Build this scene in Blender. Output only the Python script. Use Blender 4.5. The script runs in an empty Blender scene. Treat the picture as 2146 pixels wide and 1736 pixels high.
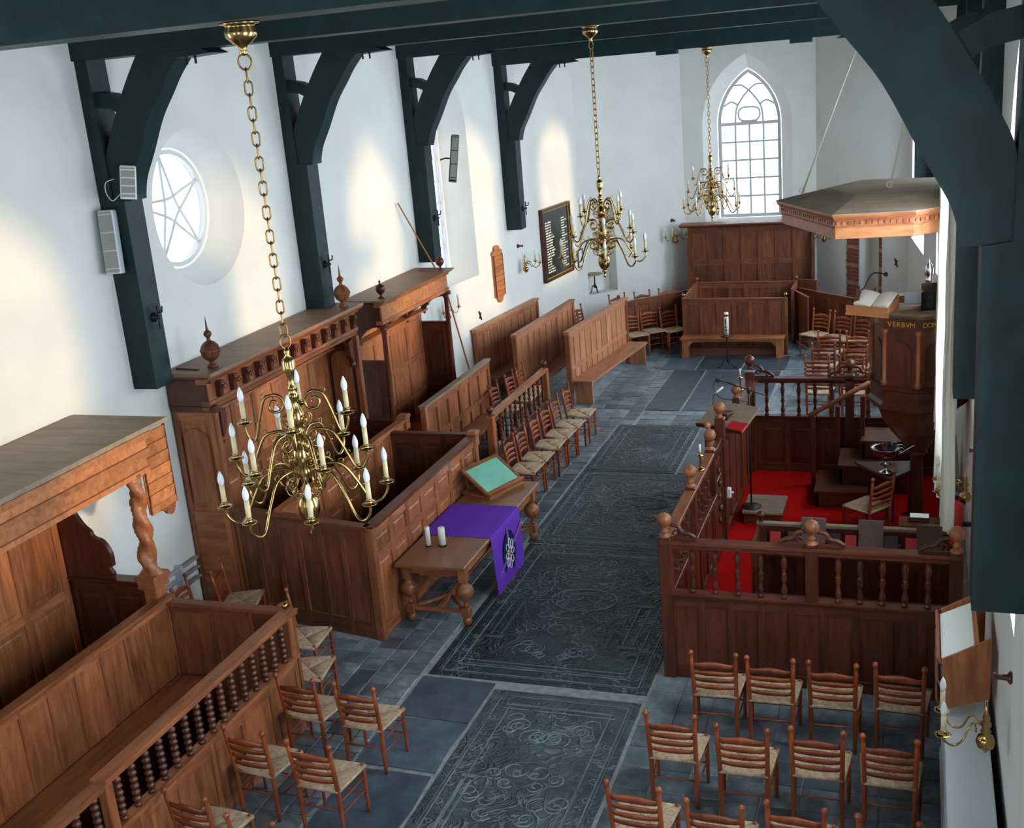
import bpy, math, random
from mathutils import Matrix, Vector
R_ = math.radians
PI = math.pi
random.seed(7)
S = bpy.context.scene
COL = S.collection

# ------------------------------------------------------------------ camera
FPX = 2386.0
CAM_H = 5.9
_right = Vector((0.94240743, 0.32388394, -0.08347117))
_down = Vector((0.01714442, -0.29601486, -0.95502946))
_fwd = Vector((-0.33402741, 0.89859579, -0.2845194))
cd = bpy.data.cameras.new('camera')
cd.sensor_width = 36.0
cd.sensor_fit = 'HORIZONTAL'
cd.lens = FPX / 2146.0 * 36.0
cd.clip_end = 200
cam = bpy.data.objects.new('camera', cd)
COL.objects.link(cam)
_m = Matrix.Identity(4)
for i in range(3):
    _m[i][0] = _right[i]
    _m[i][1] = -_down[i]
    _m[i][2] = -_fwd[i]
cam.matrix_world = Matrix.Translation((0, 0, CAM_H)) @ _m
S.camera = cam

# ------------------------------------------------------------------ light
world = bpy.data.worlds.new('sky')
S.world = world
world.use_nodes = True
_bg = world.node_tree.nodes['Background']
_bg.inputs[0].default_value = (0.80, 0.91, 1.0, 1)
_bg.inputs[1].default_value = 13.0
sd = bpy.data.lights.new('sun', 'SUN')
sd.energy = 1.9
sd.angle = R_(4.0)
sd.color = (1.0, 0.70, 0.36)
sun = bpy.data.objects.new('sun', sd)
COL.objects.link(sun)
sun.rotation_euler = Vector((-1.0, 0.04, -0.085)).to_track_quat('-Z', 'Y').to_euler()
S.view_settings.view_transform = 'Standard'
S.view_settings.look = 'None'
S.view_settings.gamma = 1.0
S.view_settings.exposure = 0.5
try:
    S.view_settings.use_curve_mapping = False
except Exception:
    pass
cy = S.cycles
cy.use_denoising = True
cy.max_bounces = 10
cy.diffuse_bounces = 6
cy.glossy_bounces = 4
cy.transparent_max_bounces = 12
cy.sample_clamp_indirect = 6.0
cy.caustics_reflective = False
cy.caustics_refractive = False


# ------------------------------------------------------------------ materials
def srgb(r, g, b):
    f = lambda c: c / 12.92 if c <= 0.04045 else ((c + 0.055) / 1.055) ** 2.4
    return (f(r / 255), f(g / 255), f(b / 255), 1)


def newmat(name):
    m = bpy.data.materials.new(name)
    m.use_nodes = True
    nt = m.node_tree
    return m, nt, nt.nodes['Principled BSDF']


def N(nt, typ, **kw):
    n = nt.nodes.new(typ)
    for k, v in kw.items():
        setattr(n, k, v)
    return n


def L(nt, a, b):
    nt.links.new(a, b)


def ramp(nt, fac, stops):
    r = N(nt, 'ShaderNodeValToRGB')
    cr = r.color_ramp
    while len(cr.elements) < len(stops):
        cr.elements.new(0.5)
    for e, (p, c) in zip(cr.elements, stops):
        e.position = p
        e.color = c
    L(nt, fac, r.inputs[0])
    return r.outputs[0]


def plain(name, col, rough=0.5, metal=0.0, noise=0.0, bump=0.0, scale=8.0, spec=0.5):
    m, nt, b = newmat(name)
    b.inputs['Base Color'].default_value = col
    b.inputs['Roughness'].default_value = rough
    b.inputs['Metallic'].default_value = metal
    b.inputs['Specular IOR Level'].default_value = spec
    if noise or bump:
        tc = N(nt, 'ShaderNodeTexCoord')
        nz = N(nt, 'ShaderNodeTexNoise')
        nz.inputs['Scale'].default_value = scale
        nz.inputs['Detail'].default_value = 6
        L(nt, tc.outputs['Object'], nz.inputs['Vector'])
        if noise:
            lo = tuple(c * (1 - noise) for c in col[:3]) + (1,)
            hi = tuple(min(1, c * (1 + noise)) for c in col[:3]) + (1,)
            L(nt, ramp(nt, nz.outputs[0], [(0.3, lo), (0.7, hi)]), b.inputs['Base Color'])
        if bump:
            bp = N(nt, 'ShaderNodeBump')
            bp.inputs['Strength'].default_value = bump
            bp.inputs['Distance'].default_value = 0.02
            L(nt, nz.outputs[0], bp.inputs['Height'])
            L(nt, bp.outputs[0], b.inputs['Normal'])
    return m


def wood(name, dark, mid, light, axis='z', rough=0.42, gs=6.5, bump=0.2):
    """grain runs along the local axis given; every object gets its own shift and tone"""
    m, nt, b = newmat(name)
    tc = N(nt, 'ShaderNodeTexCoord')
    oi = N(nt, 'ShaderNodeObjectInfo')
    mp = N(nt, 'ShaderNodeMapping')
    sc = {'x': (0.9, gs, gs), 'y': (gs, 0.9, gs), 'z': (gs, gs, 0.9)}[axis]
    mp.inputs['Scale'].default_value = sc
    ad = N(nt, 'ShaderNodeVectorMath', operation='ADD')
    ml = N(nt, 'ShaderNodeVectorMath', operation='SCALE')
    ml.inputs[0].default_value = (7.1, 3.7, 9.3)
    L(nt, oi.outputs['Random'], ml.inputs['Scale'])
    L(nt, tc.outputs['Object'], ad.inputs[0])
    L(nt, ml.outputs[0], ad.inputs[1])
    L(nt, ad.outputs[0], mp.inputs['Vector'])
    nz = N(nt, 'ShaderNodeTexNoise')
    nz.inputs['Scale'].default_value = 2.2
    nz.inputs['Detail'].default_value = 7
    nz.inputs['Roughness'].default_value = 0.62
    nz.inputs['Distortion'].default_value = 0.6
    L(nt, mp.outputs[0], nz.inputs['Vector'])
    c = ramp(nt, nz.outputs[0], [(0.25, dark), (0.5, mid), (0.78, light)])
    # tone per piece and broad mottling
    n2 = N(nt, 'ShaderNodeTexNoise')
    n2.inputs['Scale'].default_value = 2.3
    n2.inputs['Detail'].default_value = 3
    L(nt, ad.outputs[0], n2.inputs['Vector'])
    a1 = N(nt, 'ShaderNodeMath', operation='MULTIPLY_ADD')
    a1.inputs[1].default_value = 0.45
    a1.inputs[2].default_value = 0.60
    L(nt, oi.outputs['Random'], a1.inputs[0])
    a2 = N(nt, 'ShaderNodeMath', operation='MULTIPLY_ADD')
    a2.inputs[1].default_value = 0.7
    L(nt, n2.outputs[0], a2.inputs[0])
    a3 = N(nt, 'ShaderNodeMath', operation='SUBTRACT')
    a3.inputs[1].default_value = 0.17
    L(nt, a1.outputs[0], a3.inputs[0])
    L(nt, a3.outputs[0], a2.inputs[2])
    mx = N(nt, 'ShaderNodeVectorMath', operation='SCALE')
    L(nt, c, mx.inputs[0])
    L(nt, a2.outputs[0], mx.inputs['Scale'])
    L(nt, mx.outputs[0], b.inputs['Base Color'])
    b.inputs['Roughness'].default_value = rough
    b.inputs['Specular IOR Level'].default_value = 0.45
    bp = N(nt, 'ShaderNodeBump')
    bp.inputs['Strength'].default_value = bump
    bp.inputs['Distance'].default_value = 0.006
    L(nt, nz.outputs[0], bp.inputs['Height'])
    L(nt, bp.outputs[0], b.inputs['Normal'])
    return m


M = {}
OD, OM, OL = srgb(106, 58, 34), srgb(148, 87, 53), srgb(178, 116, 77)
M['oak_z'] = wood('oak_upright', OD, OM, OL, 'z')
M['oak_x'] = wood('oak_along', OD, OM, OL, 'x')
M['oak_y'] = wood('oak_across', OD, OM, OL, 'y')
DD, DM, DL = srgb(58, 25, 15), srgb(84, 40, 25), srgb(106, 56, 37)
M['dark_z'] = wood('dark_oak_upright', DD, DM, DL, 'z', rough=0.36)
M['dark_x'] = wood('dark_oak_along', DD, DM, DL, 'x', rough=0.36)
EDk, EMk, ELk = srgb(84, 45, 27), srgb(118, 67, 42), srgb(144, 90, 60)
M['mid_z'] = wood('mid_oak_upright', EDk, EMk, ELk, 'z')
M['mid_x'] = wood('mid_oak_along', EDk, EMk, ELk, 'x')
M['top_x'] = wood('table_oak', srgb(104, 62, 38), srgb(128, 80, 50), srgb(144, 94, 62), 'x', rough=0.28)
M['lid_x'] = wood('weathered_oak', srgb(112, 95, 80), srgb(136, 117, 100), srgb(154, 136, 118), 'x', rough=0.55)
M['lidb_x'] = wood('brown_roof_oak', srgb(114, 82, 62), srgb(142, 106, 82), srgb(162, 126, 100), 'x', rough=0.5)
M['pale_z'] = wood('lit_oak_upright', srgb(142, 88, 60), srgb(178, 120, 88), srgb(200, 146, 112), 'z')  # oak lightened in colour to stand in for strong light on the plank pews
M['pale_x'] = wood('lit_oak_along', srgb(142, 88, 62), srgb(176, 118, 88), srgb(196, 140, 108), 'x')
M['chair'] = wood('chair_beech', srgb(108, 48, 24), srgb(142, 68, 36), srgb(166, 90, 52), 'z', rough=0.34)
M['blind'] = wood('honey_oak', srgb(142, 82, 48), srgb(178, 112, 70), srgb(200, 138, 94), 'x', rough=0.4)
M['timber'] = plain('painted_timber', srgb(15, 40, 39), 0.5, noise=0.30, bump=0.5, scale=5.0, spec=0.3)
M['brass'] = plain('brass', srgb(172, 141, 90), 0.2, 1.0)
M['brass_dull'] = plain('aged_brass', srgb(150, 112, 66), 0.33, 1.0)
M['silver'] = plain('silver', srgb(200, 200, 205), 0.15, 1.0)
M['iron'] = plain('black_iron', srgb(26, 26, 28), 0.5, 0.3)
M['grey_paint'] = plain('grey_enamel', srgb(190, 194, 200), 0.4)
M['radiator'] = plain('white_enamel', srgb(214, 220, 222), 0.35)
M['speaker'] = plain('speaker_grille', srgb(150, 146, 140), 0.7, noise=0.25, scale=160.0)
M['sleeve'] = plain('ivory_sleeve', srgb(226, 206, 160), 0.5)
M['bulb'] = plain('frosted_bulb', srgb(238, 240, 244), 0.25)
M['wax'] = plain('white_wax', srgb(240, 236, 222), 0.5)
M['wax_red'] = plain('candle_print', srgb(120, 30, 40), 0.5)
M['purple'] = plain('purple_cloth', srgb(104, 58, 176), 0.85, noise=0.12, bump=0.15, scale=60.0, spec=0.1)
M['navy'] = plain('navy_cloth', srgb(22, 30, 84), 0.85, spec=0.1)
M['ribbon'] = plain('ribbon', srgb(136, 92, 150), 0.8, spec=0.1)
M['thread'] = plain('white_thread', srgb(226, 226, 216), 0.8)
M['thread_or'] = plain('orange_thread', srgb(190, 120, 70), 0.8)
M['red_carpet'] = plain('red_carpet', srgb(166, 16, 14), 0.95, noise=0.25, bump=0.4, scale=50.0, spec=0.05)
M['red_cover'] = plain('red_cover', srgb(186, 30, 36), 0.5)
M['dark_cover'] = plain('plum_cover', srgb(62, 24, 34), 0.5)
M['grey_cover'] = plain('faded_leather', srgb(112, 82, 84), 0.6, noise=0.15, scale=30)
M['brown_cover'] = plain('brown_leather', srgb(84, 58, 44), 0.6, noise=0.15, scale=30)
M['paper'] = plain('paper', srgb(232, 232, 224), 0.8)
M['black'] = plain('black_cloth', srgb(16, 15, 16), 0.8)
M['green_glass'] = plain('green_baize', srgb(126, 190, 168), 0.35, noise=0.14, scale=2.0)
M['gold'] = plain('gold_paint', srgb(222, 170, 70), 0.35, 0.3)
M['board_black'] = plain('black_gloss', srgb(38, 42, 40), 0.16)
M['rope'] = plain('white_rope', srgb(214, 206, 190), 0.7)
M['slate'] = plain('slate_blue', srgb(60, 90, 120), 0.4)


def curtain_mat():
    m, nt, b = newmat('white_curtain')
    b.inputs['Base Color'].default_value = srgb(240, 238, 230)
    b.inputs['Roughness'].default_value = 0.9
    tr = N(nt, 'ShaderNodeBsdfTranslucent')
    tr.inputs[0].default_value = srgb(240, 236, 222)
    mx = N(nt, 'ShaderNodeMixShader')
    mx.inputs[0].default_value = 0.4
    L(nt, b.outputs[0], mx.inputs[1])
    L(nt, tr.outputs[0], mx.inputs[2])
    L(nt, mx.outputs[0], nt.nodes['Material Output'].inputs[0])
    return m


M['curtain'] = curtain_mat()


def glass_mat(name, col):
    m, nt, b = newmat(name)
    tr = N(nt, 'ShaderNodeBsdfTransparent')
    tr.inputs[0].default_value = col
    gl = N(nt, 'ShaderNodeBsdfGlossy')
    gl.inputs['Roughness'].default_value = 0.08
    mx = N(nt, 'ShaderNodeMixShader')
    mx.inputs[0].default_value = 0.05
    L(nt, tr.outputs[0], mx.inputs[1])
    L(nt, gl.outputs[0], mx.inputs[2])
    L(nt, mx.outputs[0], nt.nodes['Material Output'].inputs[0])
    return m


M['glass'] = glass_mat('clear_glass', (0.95, 0.97, 0.97, 1))
M['dimmed_glass'] = glass_mat('dimmed_grey_glass', (0.40, 0.40, 0.41, 1))  # grey put into the panes to dim the sky so the bars show


def plaster(name, col):
    m, nt, b = newmat(name)
    tc = N(nt, 'ShaderNodeTexCoord')
    n1 = N(nt, 'ShaderNodeTexNoise')
    n1.inputs['Scale'].default_value = 1.3
    n1.inputs['Detail'].default_value = 8
    L(nt, tc.outputs['Object'], n1.inputs['Vector'])
    lo = tuple(c * 0.93 for c in col[:3]) + (1,)
    L(nt, ramp(nt, n1.outputs[0], [(0.3, lo), (0.65, col)]), b.inputs['Base Color'])
    b.inputs['Roughness'].default_value = 0.9
    b.inputs['Specular IOR Level'].default_value = 0.15
    n2 = N(nt, 'ShaderNodeTexNoise')
    n2.inputs['Scale'].default_value = 3.5
    n2.inputs['Detail'].default_value = 9
    L(nt, tc.outputs['Object'], n2.inputs['Vector'])
    bp = N(nt, 'ShaderNodeBump')
    bp.inputs['Strength'].default_value = 0.35
    bp.inputs['Distance'].default_value = 0.03
    L(nt, n2.outputs[0], bp.inputs['Height'])
    L(nt, bp.outputs[0], b.inputs['Normal'])
    return m


M['plaster'] = plaster('lime_plaster', srgb(232, 230, 226))
M['win_frame'] = plain('white_frame', srgb(205, 205, 206), 0.5)
M['brick'] = plain('red_brick', srgb(136, 74, 60), 0.9, noise=0.3, bump=0.4, scale=20)
M['brick2'] = plain('buff_brick', srgb(168, 140, 120), 0.9, noise=0.3, bump=0.4, scale=20)
M['mortar'] = plain('mortar', srgb(146, 148, 148), 0.95, noise=0.25, bump=0.4, scale=12)


def stone(name, a, bcol, c, rough=0.5):
    m, nt, b = newmat(name)
    tc = N(nt, 'ShaderNodeTexCoord')
    oi = N(nt, 'ShaderNodeObjectInfo')
    ml = N(nt, 'ShaderNodeVectorMath', operation='SCALE')
    ml.inputs[0].default_value = (17.1, 13.7, 5.3)
    L(nt, oi.outputs['Random'], ml.inputs['Scale'])
    ad = N(nt, 'ShaderNodeVectorMath', operation='ADD')
    L(nt, tc.outputs['Object'], ad.inputs[0])
    L(nt, ml.outputs[0], ad.inputs[1])
    n1 = N(nt, 'ShaderNodeTexNoise')
    n1.inputs['Scale'].default_value = 4.0
    n1.inputs['Detail'].default_value = 9
    n1.inputs['Roughness'].default_value = 0.65
    L(nt, ad.outputs[0], n1.inputs['Vector'])
    col = ramp(nt, n1.outputs[0], [(0.3, a), (0.52, bcol), (0.75, c)])
    sc = N(nt, 'ShaderNodeMath', operation='MULTIPLY_ADD')
    sc.inputs[1].default_value = 0.85
    sc.inputs[2].default_value = 0.58
    L(nt, oi.outputs['Random'], sc.inputs[0])
    mx = N(nt, 'ShaderNodeVectorMath', operation='SCALE')
    L(nt, col, mx.inputs[0])
    L(nt, sc.outputs[0], mx.inputs['Scale'])
    L(nt, mx.outputs[0], b.inputs['Base Color'])
    b.inputs['Roughness'].default_value = rough
    bp = N(nt, 'ShaderNodeBump')
    bp.inputs['Strength'].default_value = 0.35
    bp.inputs['Distance'].default_value = 0.015
    L(nt, n1.outputs[0], bp.inputs['Height'])
    L(nt, bp.outputs[0], b.inputs['Normal'])
    return m, nt, b, n1, bp, mx


M['tile'] = stone('floor_tile', srgb(66, 76, 86), srgb(104, 114, 122), srgb(148, 156, 162), 0.36)[0]
M['slab_plain'] = stone('blue_slab', srgb(52, 63, 76), srgb(72, 86, 100), srgb(94, 108, 120), 0.36)[0]


def carved():
    """grave slab: worn relief of scrolls, in the bump and as a little pale wear on the ridges"""
    m, nt, b, n1, bp, mx = stone('carved_slab', srgb(44, 51, 57), srgb(60, 69, 75), srgb(78, 89, 95), 0.45)
    tc = N(nt, 'ShaderNodeTexCoord')
    n2 = N(nt, 'ShaderNodeTexNoise')
    n2.inputs['Scale'].default_value = 3.6
    n2.inputs['Detail'].default_value = 2.6
    n2.inputs['Distortion'].default_value = 2.2
    L(nt, tc.outputs['Object'], n2.inputs['Vector'])
    # contour lines of the noise give curling ridges
    a = N(nt, 'ShaderNodeMath', operation='MULTIPLY')
    a.inputs[1].default_value = 30.0
    L(nt, n2.outputs[0], a.inputs[0])
    s = N(nt, 'ShaderNodeMath', operation='SINE')
    L(nt, a.outputs[0], s.inputs[0])
    # fade: worn patches
    n3 = N(nt, 'ShaderNodeTexNoise')
    n3.inputs['Scale'].default_value = 1.4
    L(nt, tc.outputs['Object'], n3.inputs['Vector'])
    w = ramp(nt, n3.outputs[0], [(0.34, (0.15, 0.15, 0.15, 1)), (0.56, (1, 1, 1, 1))])
    h = N(nt, 'ShaderNodeMath', operation='MULTIPLY')
    L(nt, s.outputs[0], h.inputs[0])
    L(nt, w, h.inputs[1])
    b2 = N(nt, 'ShaderNodeBump')
    b2.inputs['Strength'].default_value = 0.8
    b2.inputs['Distance'].default_value = 0.012
    L(nt, h.outputs[0], b2.inputs['Height'])
    L(nt, bp.outputs[0], b2.inputs['Normal'])
    L(nt, b2.outputs[0], b.inputs['Normal'])
    r = ramp(nt, h.outputs[0], [(0.60, (0, 0, 0, 1)), (1.0, (0.13, 0.145, 0.145, 1))])
    add = N(nt, 'ShaderNodeVectorMath', operation='ADD')
    L(nt, mx.outputs[0], add.inputs[0])
    L(nt, r, add.inputs[1])
    L(nt, add.outputs[0], b.inputs['Base Color'])
    return m


M['carved'] = carved()
M['relief'] = stone('worn_relief', srgb(78, 88, 92), srgb(102, 112, 115), srgb(126, 134, 136), 0.5)[0]


def rush():
    m, nt, b = newmat('woven_rush')
    tc = N(nt, 'ShaderNodeTexCoord')
    sp = N(nt, 'ShaderNodeSeparateXYZ')
    L(nt, tc.outputs['Object'], sp.inputs[0])
    ax = N(nt, 'ShaderNodeMath', operation='ABSOLUTE')
    ay = N(nt, 'ShaderNodeMath', operation='ABSOLUTE')
    L(nt, sp.outputs[0], ax.inputs[0])
    L(nt, sp.outputs[1], ay.inputs[0])
    mn = N(nt, 'ShaderNodeMath', operation='MINIMUM')
    L(nt, ax.outputs[0], mn.inputs[0])
    L(nt, ay.outputs[0], mn.inputs[1])
    mu = N(nt, 'ShaderNodeMath', operation='MULTIPLY')
    mu.inputs[1].default_value = 560.0
    L(nt, mn.outputs[0], mu.inputs[0])
    si = N(nt, 'ShaderNodeMath', operation='SINE')
    L(nt, mu.outputs[0], si.inputs[0])
    nz = N(nt, 'ShaderNodeTexNoise')
    nz.inputs['Scale'].default_value = 22
    L(nt, tc.outputs['Object'], nz.inputs['Vector'])
    rc = ramp(nt, nz.outputs[0], [(0.3, srgb(172, 142, 112)), (0.7, srgb(208, 180, 148))])
    # the X seam where the four woven triangles meet
    sx = N(nt, 'ShaderNodeMath', operation='MULTIPLY')
    sx.inputs[1].default_value = 0.91
    L(nt, ax.outputs[0], sx.inputs[0])
    df = N(nt, 'ShaderNodeMath', operation='SUBTRACT')
    L(nt, sx.outputs[0], df.inputs[0])
    L(nt, ay.outputs[0], df.inputs[1])
    da = N(nt, 'ShaderNodeMath', operation='ABSOLUTE')
    L(nt, df.outputs[0], da.inputs[0])
    seam = ramp(nt, da.outputs[0], [(0.001, (0.45, 0.42, 0.38, 1)), (0.008, (1, 1, 1, 1))])
    mm = N(nt, 'ShaderNodeVectorMath', operation='MULTIPLY')
    L(nt, rc, mm.inputs[0])
    L(nt, seam, mm.inputs[1])
    L(nt, mm.outputs[0], b.inputs['Base Color'])
    b.inputs['Roughness'].default_value = 0.7
    bp = N(nt, 'ShaderNodeBump')
    bp.inputs['Strength'].default_value = 0.5
    bp.inputs['Distance'].default_value = 0.003
    L(nt, si.outputs[0], bp.inputs['Height'])
    L(nt, bp.outputs[0], b.inputs['Normal'])
    return m


M['rush'] = rush()


# ------------------------------------------------------------------ mesh building
class MB:
    def __init__(s):
        s.v = []
        s.f = []
        s.sm = []

    def add(s, vs, fs, smooth=False, T=None):
        o = len(s.v)
        if T is not None:
            vs = [tuple(T @ Vector(p)) for p in vs]
        s.v += [tuple(p) for p in vs]
        for f in fs:
            s.f.append(tuple(i + o for i in f))
            s.sm.append(smooth)
        return s

    def box(s, x0, y0, z0, x1, y1, z1, T=None):
        x0, x1 = min(x0, x1), max(x0, x1)
        y0, y1 = min(y0, y1), max(y0, y1)
        z0, z1 = min(z0, z1), max(z0, z1)
        v = [(x0, y0, z0), (x1, y0, z0), (x1, y1, z0), (x0, y1, z0), (x0, y0, z1), (x1, y0, z1), (x1, y1, z1), (x0, y1, z1)]
        f = [(0, 3, 2, 1), (4, 5, 6, 7), (0, 1, 5, 4), (1, 2, 6, 5), (2, 3, 7, 6), (3, 0, 4, 7)]
        return s.add(v, f, False, T)

    def cbox(s, x0, y0, z0, x1, y1, z1, c=0.006, T=None):
        """box with chamfered upright and top edges"""
        c = min(c, (x1 - x0) * 0.4, (y1 - y0) * 0.4, (z1 - z0) * 0.4)
        def ring(z, i):
            a, b_, d, e = x0 + i, x1 - i, y0 + i, y1 - i
            k = c - i if i < c else 0
            k = max(k, 0.0005)
            return [(a + k, d, z), (b_ - k, d, z), (b_, d + k, z), (b_, e - k, z), (b_ - k, e, z), (a + k, e, z), (a, e - k, z), (a, d + k, z)]
        v = ring(z0, 0) + ring(z1 - c, 0) + ring(z1, c)
        f = []
        for r in range(2):
            for i in range(8):
                j = (i + 1) % 8
                f.append((r * 8 + i, r * 8 + j, r * 8 + 8 + j, r * 8 + 8 + i))
        f.append(tuple(range(7, -1, -1)))
        f.append(tuple(range(16, 24)))
        return s.add(v, f, False, T)

    def prism(s, poly, a0, a1, axis='y', T=None, smooth=False):
        """poly: 2D outline; axis = extrusion axis. x:(y,z) y:(x,z) z:(x,y)"""
        n = len(poly)
        mk = {'x': lambda p, a: (a, p[0], p[1]), 'y': lambda p, a: (p[0], a, p[1]), 'z': lambda p, a: (p[0], p[1], a)}[axis]
        v = [mk(p, a0) for p in poly] + [mk(p, a1) for p in poly]
        f = [tuple(range(n)), tuple(range(2 * n - 1, n - 1, -1))]
        o = len(s.v)
        s.add(v, f, False, T)
        for i in range(n):
            j = (i + 1) % n
            s.f.append((o + j, o + i, o + n + i, o + n + j))
            s.sm.append(smooth)
        return s

    def lathe(s, prof, seg=12, T=None, smooth=True, cx=0, cy_=0):
        v = []
        f = []
        for r, z in prof:
            for i in range(seg):
                a = 2 * PI * i / seg
                v.append((cx + r * math.cos(a), cy_ + r * math.sin(a), z))
        for k in range(len(prof) - 1):
            for i in range(seg):
                j = (i + 1) % seg
                f.append((k * seg + i, k * seg + j, (k + 1) * seg + j, (k + 1) * seg + i))
        o = len(s.v)
        s.add(v, f, smooth, T)
        s.f.append(tuple(o + i for i in range(seg - 1, -1, -1)))
        s.sm.append(False)
        e = o + (len(prof) - 1) * seg
        s.f.append(tuple(e + i for i in range(seg)))
        s.sm.append(False)
        return s

    def tube(s, path, rad, seg=8, closed=False, T=None, smooth=True):
        path = [Vector(p) for p in path]
        n = len(path)
        if not hasattr(rad, '__len__'):
            rad = [rad] * n
        v = []
        f = []
        up = None
        for i, p in enumerate(path):
            if closed:
                t = path[(i + 1) % n] - path[i - 1]
            else:
                t = path[min(i + 1, n - 1)] - path[max(i - 1, 0)]
            if t.length < 1e-9:
                t = Vector((0, 0, 1))
            t.normalize()
            if up is None:
                up = t.orthogonal().normalized()
            else:
                up = (up - t * up.dot(t))
                if up.length < 1e-6:
                    up = t.orthogonal()
                up.normalize()
            w = t.cross(up)
            for k in range(seg):
                a = 2 * PI * k / seg
                v.append(p + (up * math.cos(a) + w * math.sin(a)) * rad[i])
        m = n if closed else n - 1
        for i in range(m):
            i2 = (i + 1) % n
            for k in range(seg):
                k2 = (k + 1) % seg
                f.append((i * seg + k, i * seg + k2, i2 * seg + k2, i2 * seg + k))
        o = len(s.v)
        s.add(v, f, smooth, T)
        if not closed:
            s.f.append(tuple(o + k for k in range(seg - 1, -1, -1)))
            s.sm.append(False)
            s.f.append(tuple(o + (n - 1) * seg + k for k in range(seg)))
            s.sm.append(False)
        return s

    def mesh(s, name):
        me = bpy.data.meshes.new(name)
        me.from_pydata(s.v, [], s.f)
        me.polygons.foreach_set('use_smooth', s.sm)
        me.validate()
        me.update()
        import bmesh
        bm = bmesh.new()
        bm.from_mesh(me)
        bmesh.ops.recalc_face_normals(bm, faces=bm.faces)
        bm.to_mesh(me)
        bm.free()
        return me


CACHE = {}


def cached(key, fn, name):
    if key not in CACHE:
        CACHE[key] = fn().mesh(name)
    return CACHE[key]


def add(name, mesh, mat, parent=None, loc=(0, 0, 0), rot=(0, 0, 0)):
    """mesh: MB or Mesh; loc in the parent's frame"""
    if isinstance(mesh, MB):
        mesh = mesh.mesh(name)
    m = M[mat] if isinstance(mat, str) else mat
    if not mesh.materials:
        mesh.materials.append(m)
    elif mesh.materials[0] != m:
        key = (mesh.name, m.name)
        if key not in CACHE:
            c = mesh.copy()
            c.materials.clear()
            c.materials.append(m)
            CACHE[key] = c
        mesh = CACHE[key]
    o = bpy.data.objects.new(name, mesh)
    COL.objects.link(o)
    if parent:
        o.parent = parent
    o.location = loc
    o.rotation_euler = rot
    return o


def tag(o, label=None, cat=None, group=None, kind=None):
    if label:
        o['label'] = label
    if cat:
        o['category'] = cat
    if group:
        o['group'] = group
    if kind:
        o['kind'] = kind
    return o


def thing(name, label, cat, loc=(0, 0, 0), rz=0, group=None, rot=None):
    o = bpy.data.objects.new(name, None)
    o.empty_display_size = 0.1
    COL.objects.link(o)
    o.location = loc
    o.rotation_euler = rot if rot else (0, 0, rz)
    return tag(o, label, cat, group)


def copy_tree(o, parent=None):
    c = o.copy()
    COL.objects.link(c)
    c.parent = parent
    for ch in list(o.children):
        copy_tree(ch, c)
    return c


def boxm(w, d, h):
    """box mesh with its corner at the origin, shared by size"""
    k = ('box', round(w, 3), round(d, 3), round(h, 3))
    return cached(k, lambda: MB().cbox(0, 0, 0, w, d, h, 0.005), 'board')


def arc(cx, cy_, r, a0, a1, n):
    return [(cx + r * math.cos(a0 + (a1 - a0) * i / n), cy_ + r * math.sin(a0 + (a1 - a0) * i / n)) for i in range(n + 1)]


def catmull(pts, n=6):
    P = [Vector(p) for p in pts]
    P = [P[0] * 2 - P[1]] + P + [P[-1] * 2 - P[-2]]
    out = []
    for i in range(1, len(P) - 2):
        for k in range(n):
            t = k / n
            a, b, c, d = P[i - 1], P[i], P[i + 1], P[i + 2]
            out.append(0.5 * ((2 * b) + (c - a) * t + (2 * a - 5 * b + 4 * c - d) * t * t + (3 * b - a - 3 * c + d) * t ** 3))
    out.append(P[-2])
    return out


def text_mesh(body, size, mat, parent, loc, rot, name='lettering'):
    c = bpy.data.curves.new('txt', 'FONT')
    c.body = body
    c.size = size
    c.extrude = 0.002
    c.align_x = 'CENTER'
    c.align_y = 'CENTER'
    c.resolution_u = 2
    o = bpy.data.objects.new('txt', c)
    COL.objects.link(o)
    me = bpy.data.meshes.new_from_object(o)
    bpy.data.objects.remove(o)
    bpy.data.curves.remove(c)
    me.materials.clear()
    return add(name, me, mat, parent, loc, rot)


# ------------------------------------------------------------------ room shell
XL, XR = -8.09, 0.60           # inner faces of the long walls
YB, YBEND = -1.6, 18.0         # back wall, start of the slight inward bend
AXIS = -3.78
CL0, CL1 = (-7.35, 25.4), (-5.32, 27.5)   # apse corners, left
CR0, CR1 = (-0.20, 25.4), (-2.25, 27.5)   # apse corners, right
WTOP = 7.0


def xl(y):
    return XL if y <= YBEND else XL + (CL0[0] - XL) * (y - YBEND) / (CL0[1] - YBEND)


def xr(y):
    return XR if y <= YBEND else XR + (CR0[0] - XR) * (y - YBEND) / (CR0[1] - YBEND)


def wall_frame(p0, p1):
    """u runs p0->p1, the room lies on the right of that direction"""
    u = Vector((p1[0] - p0[0], p1[1] - p0[1], 0))
    Lw = u.length
    u.normalize()
    n = Vector((u.y, -u.x, 0))
    T = Matrix(((u.x, 0, n.x, p0[0]), (u.y, 0, n.y, p0[1]), (0, 1, 0, 0), (0, 0, 0, 1)))
    return T, Lw, u, n


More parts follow.
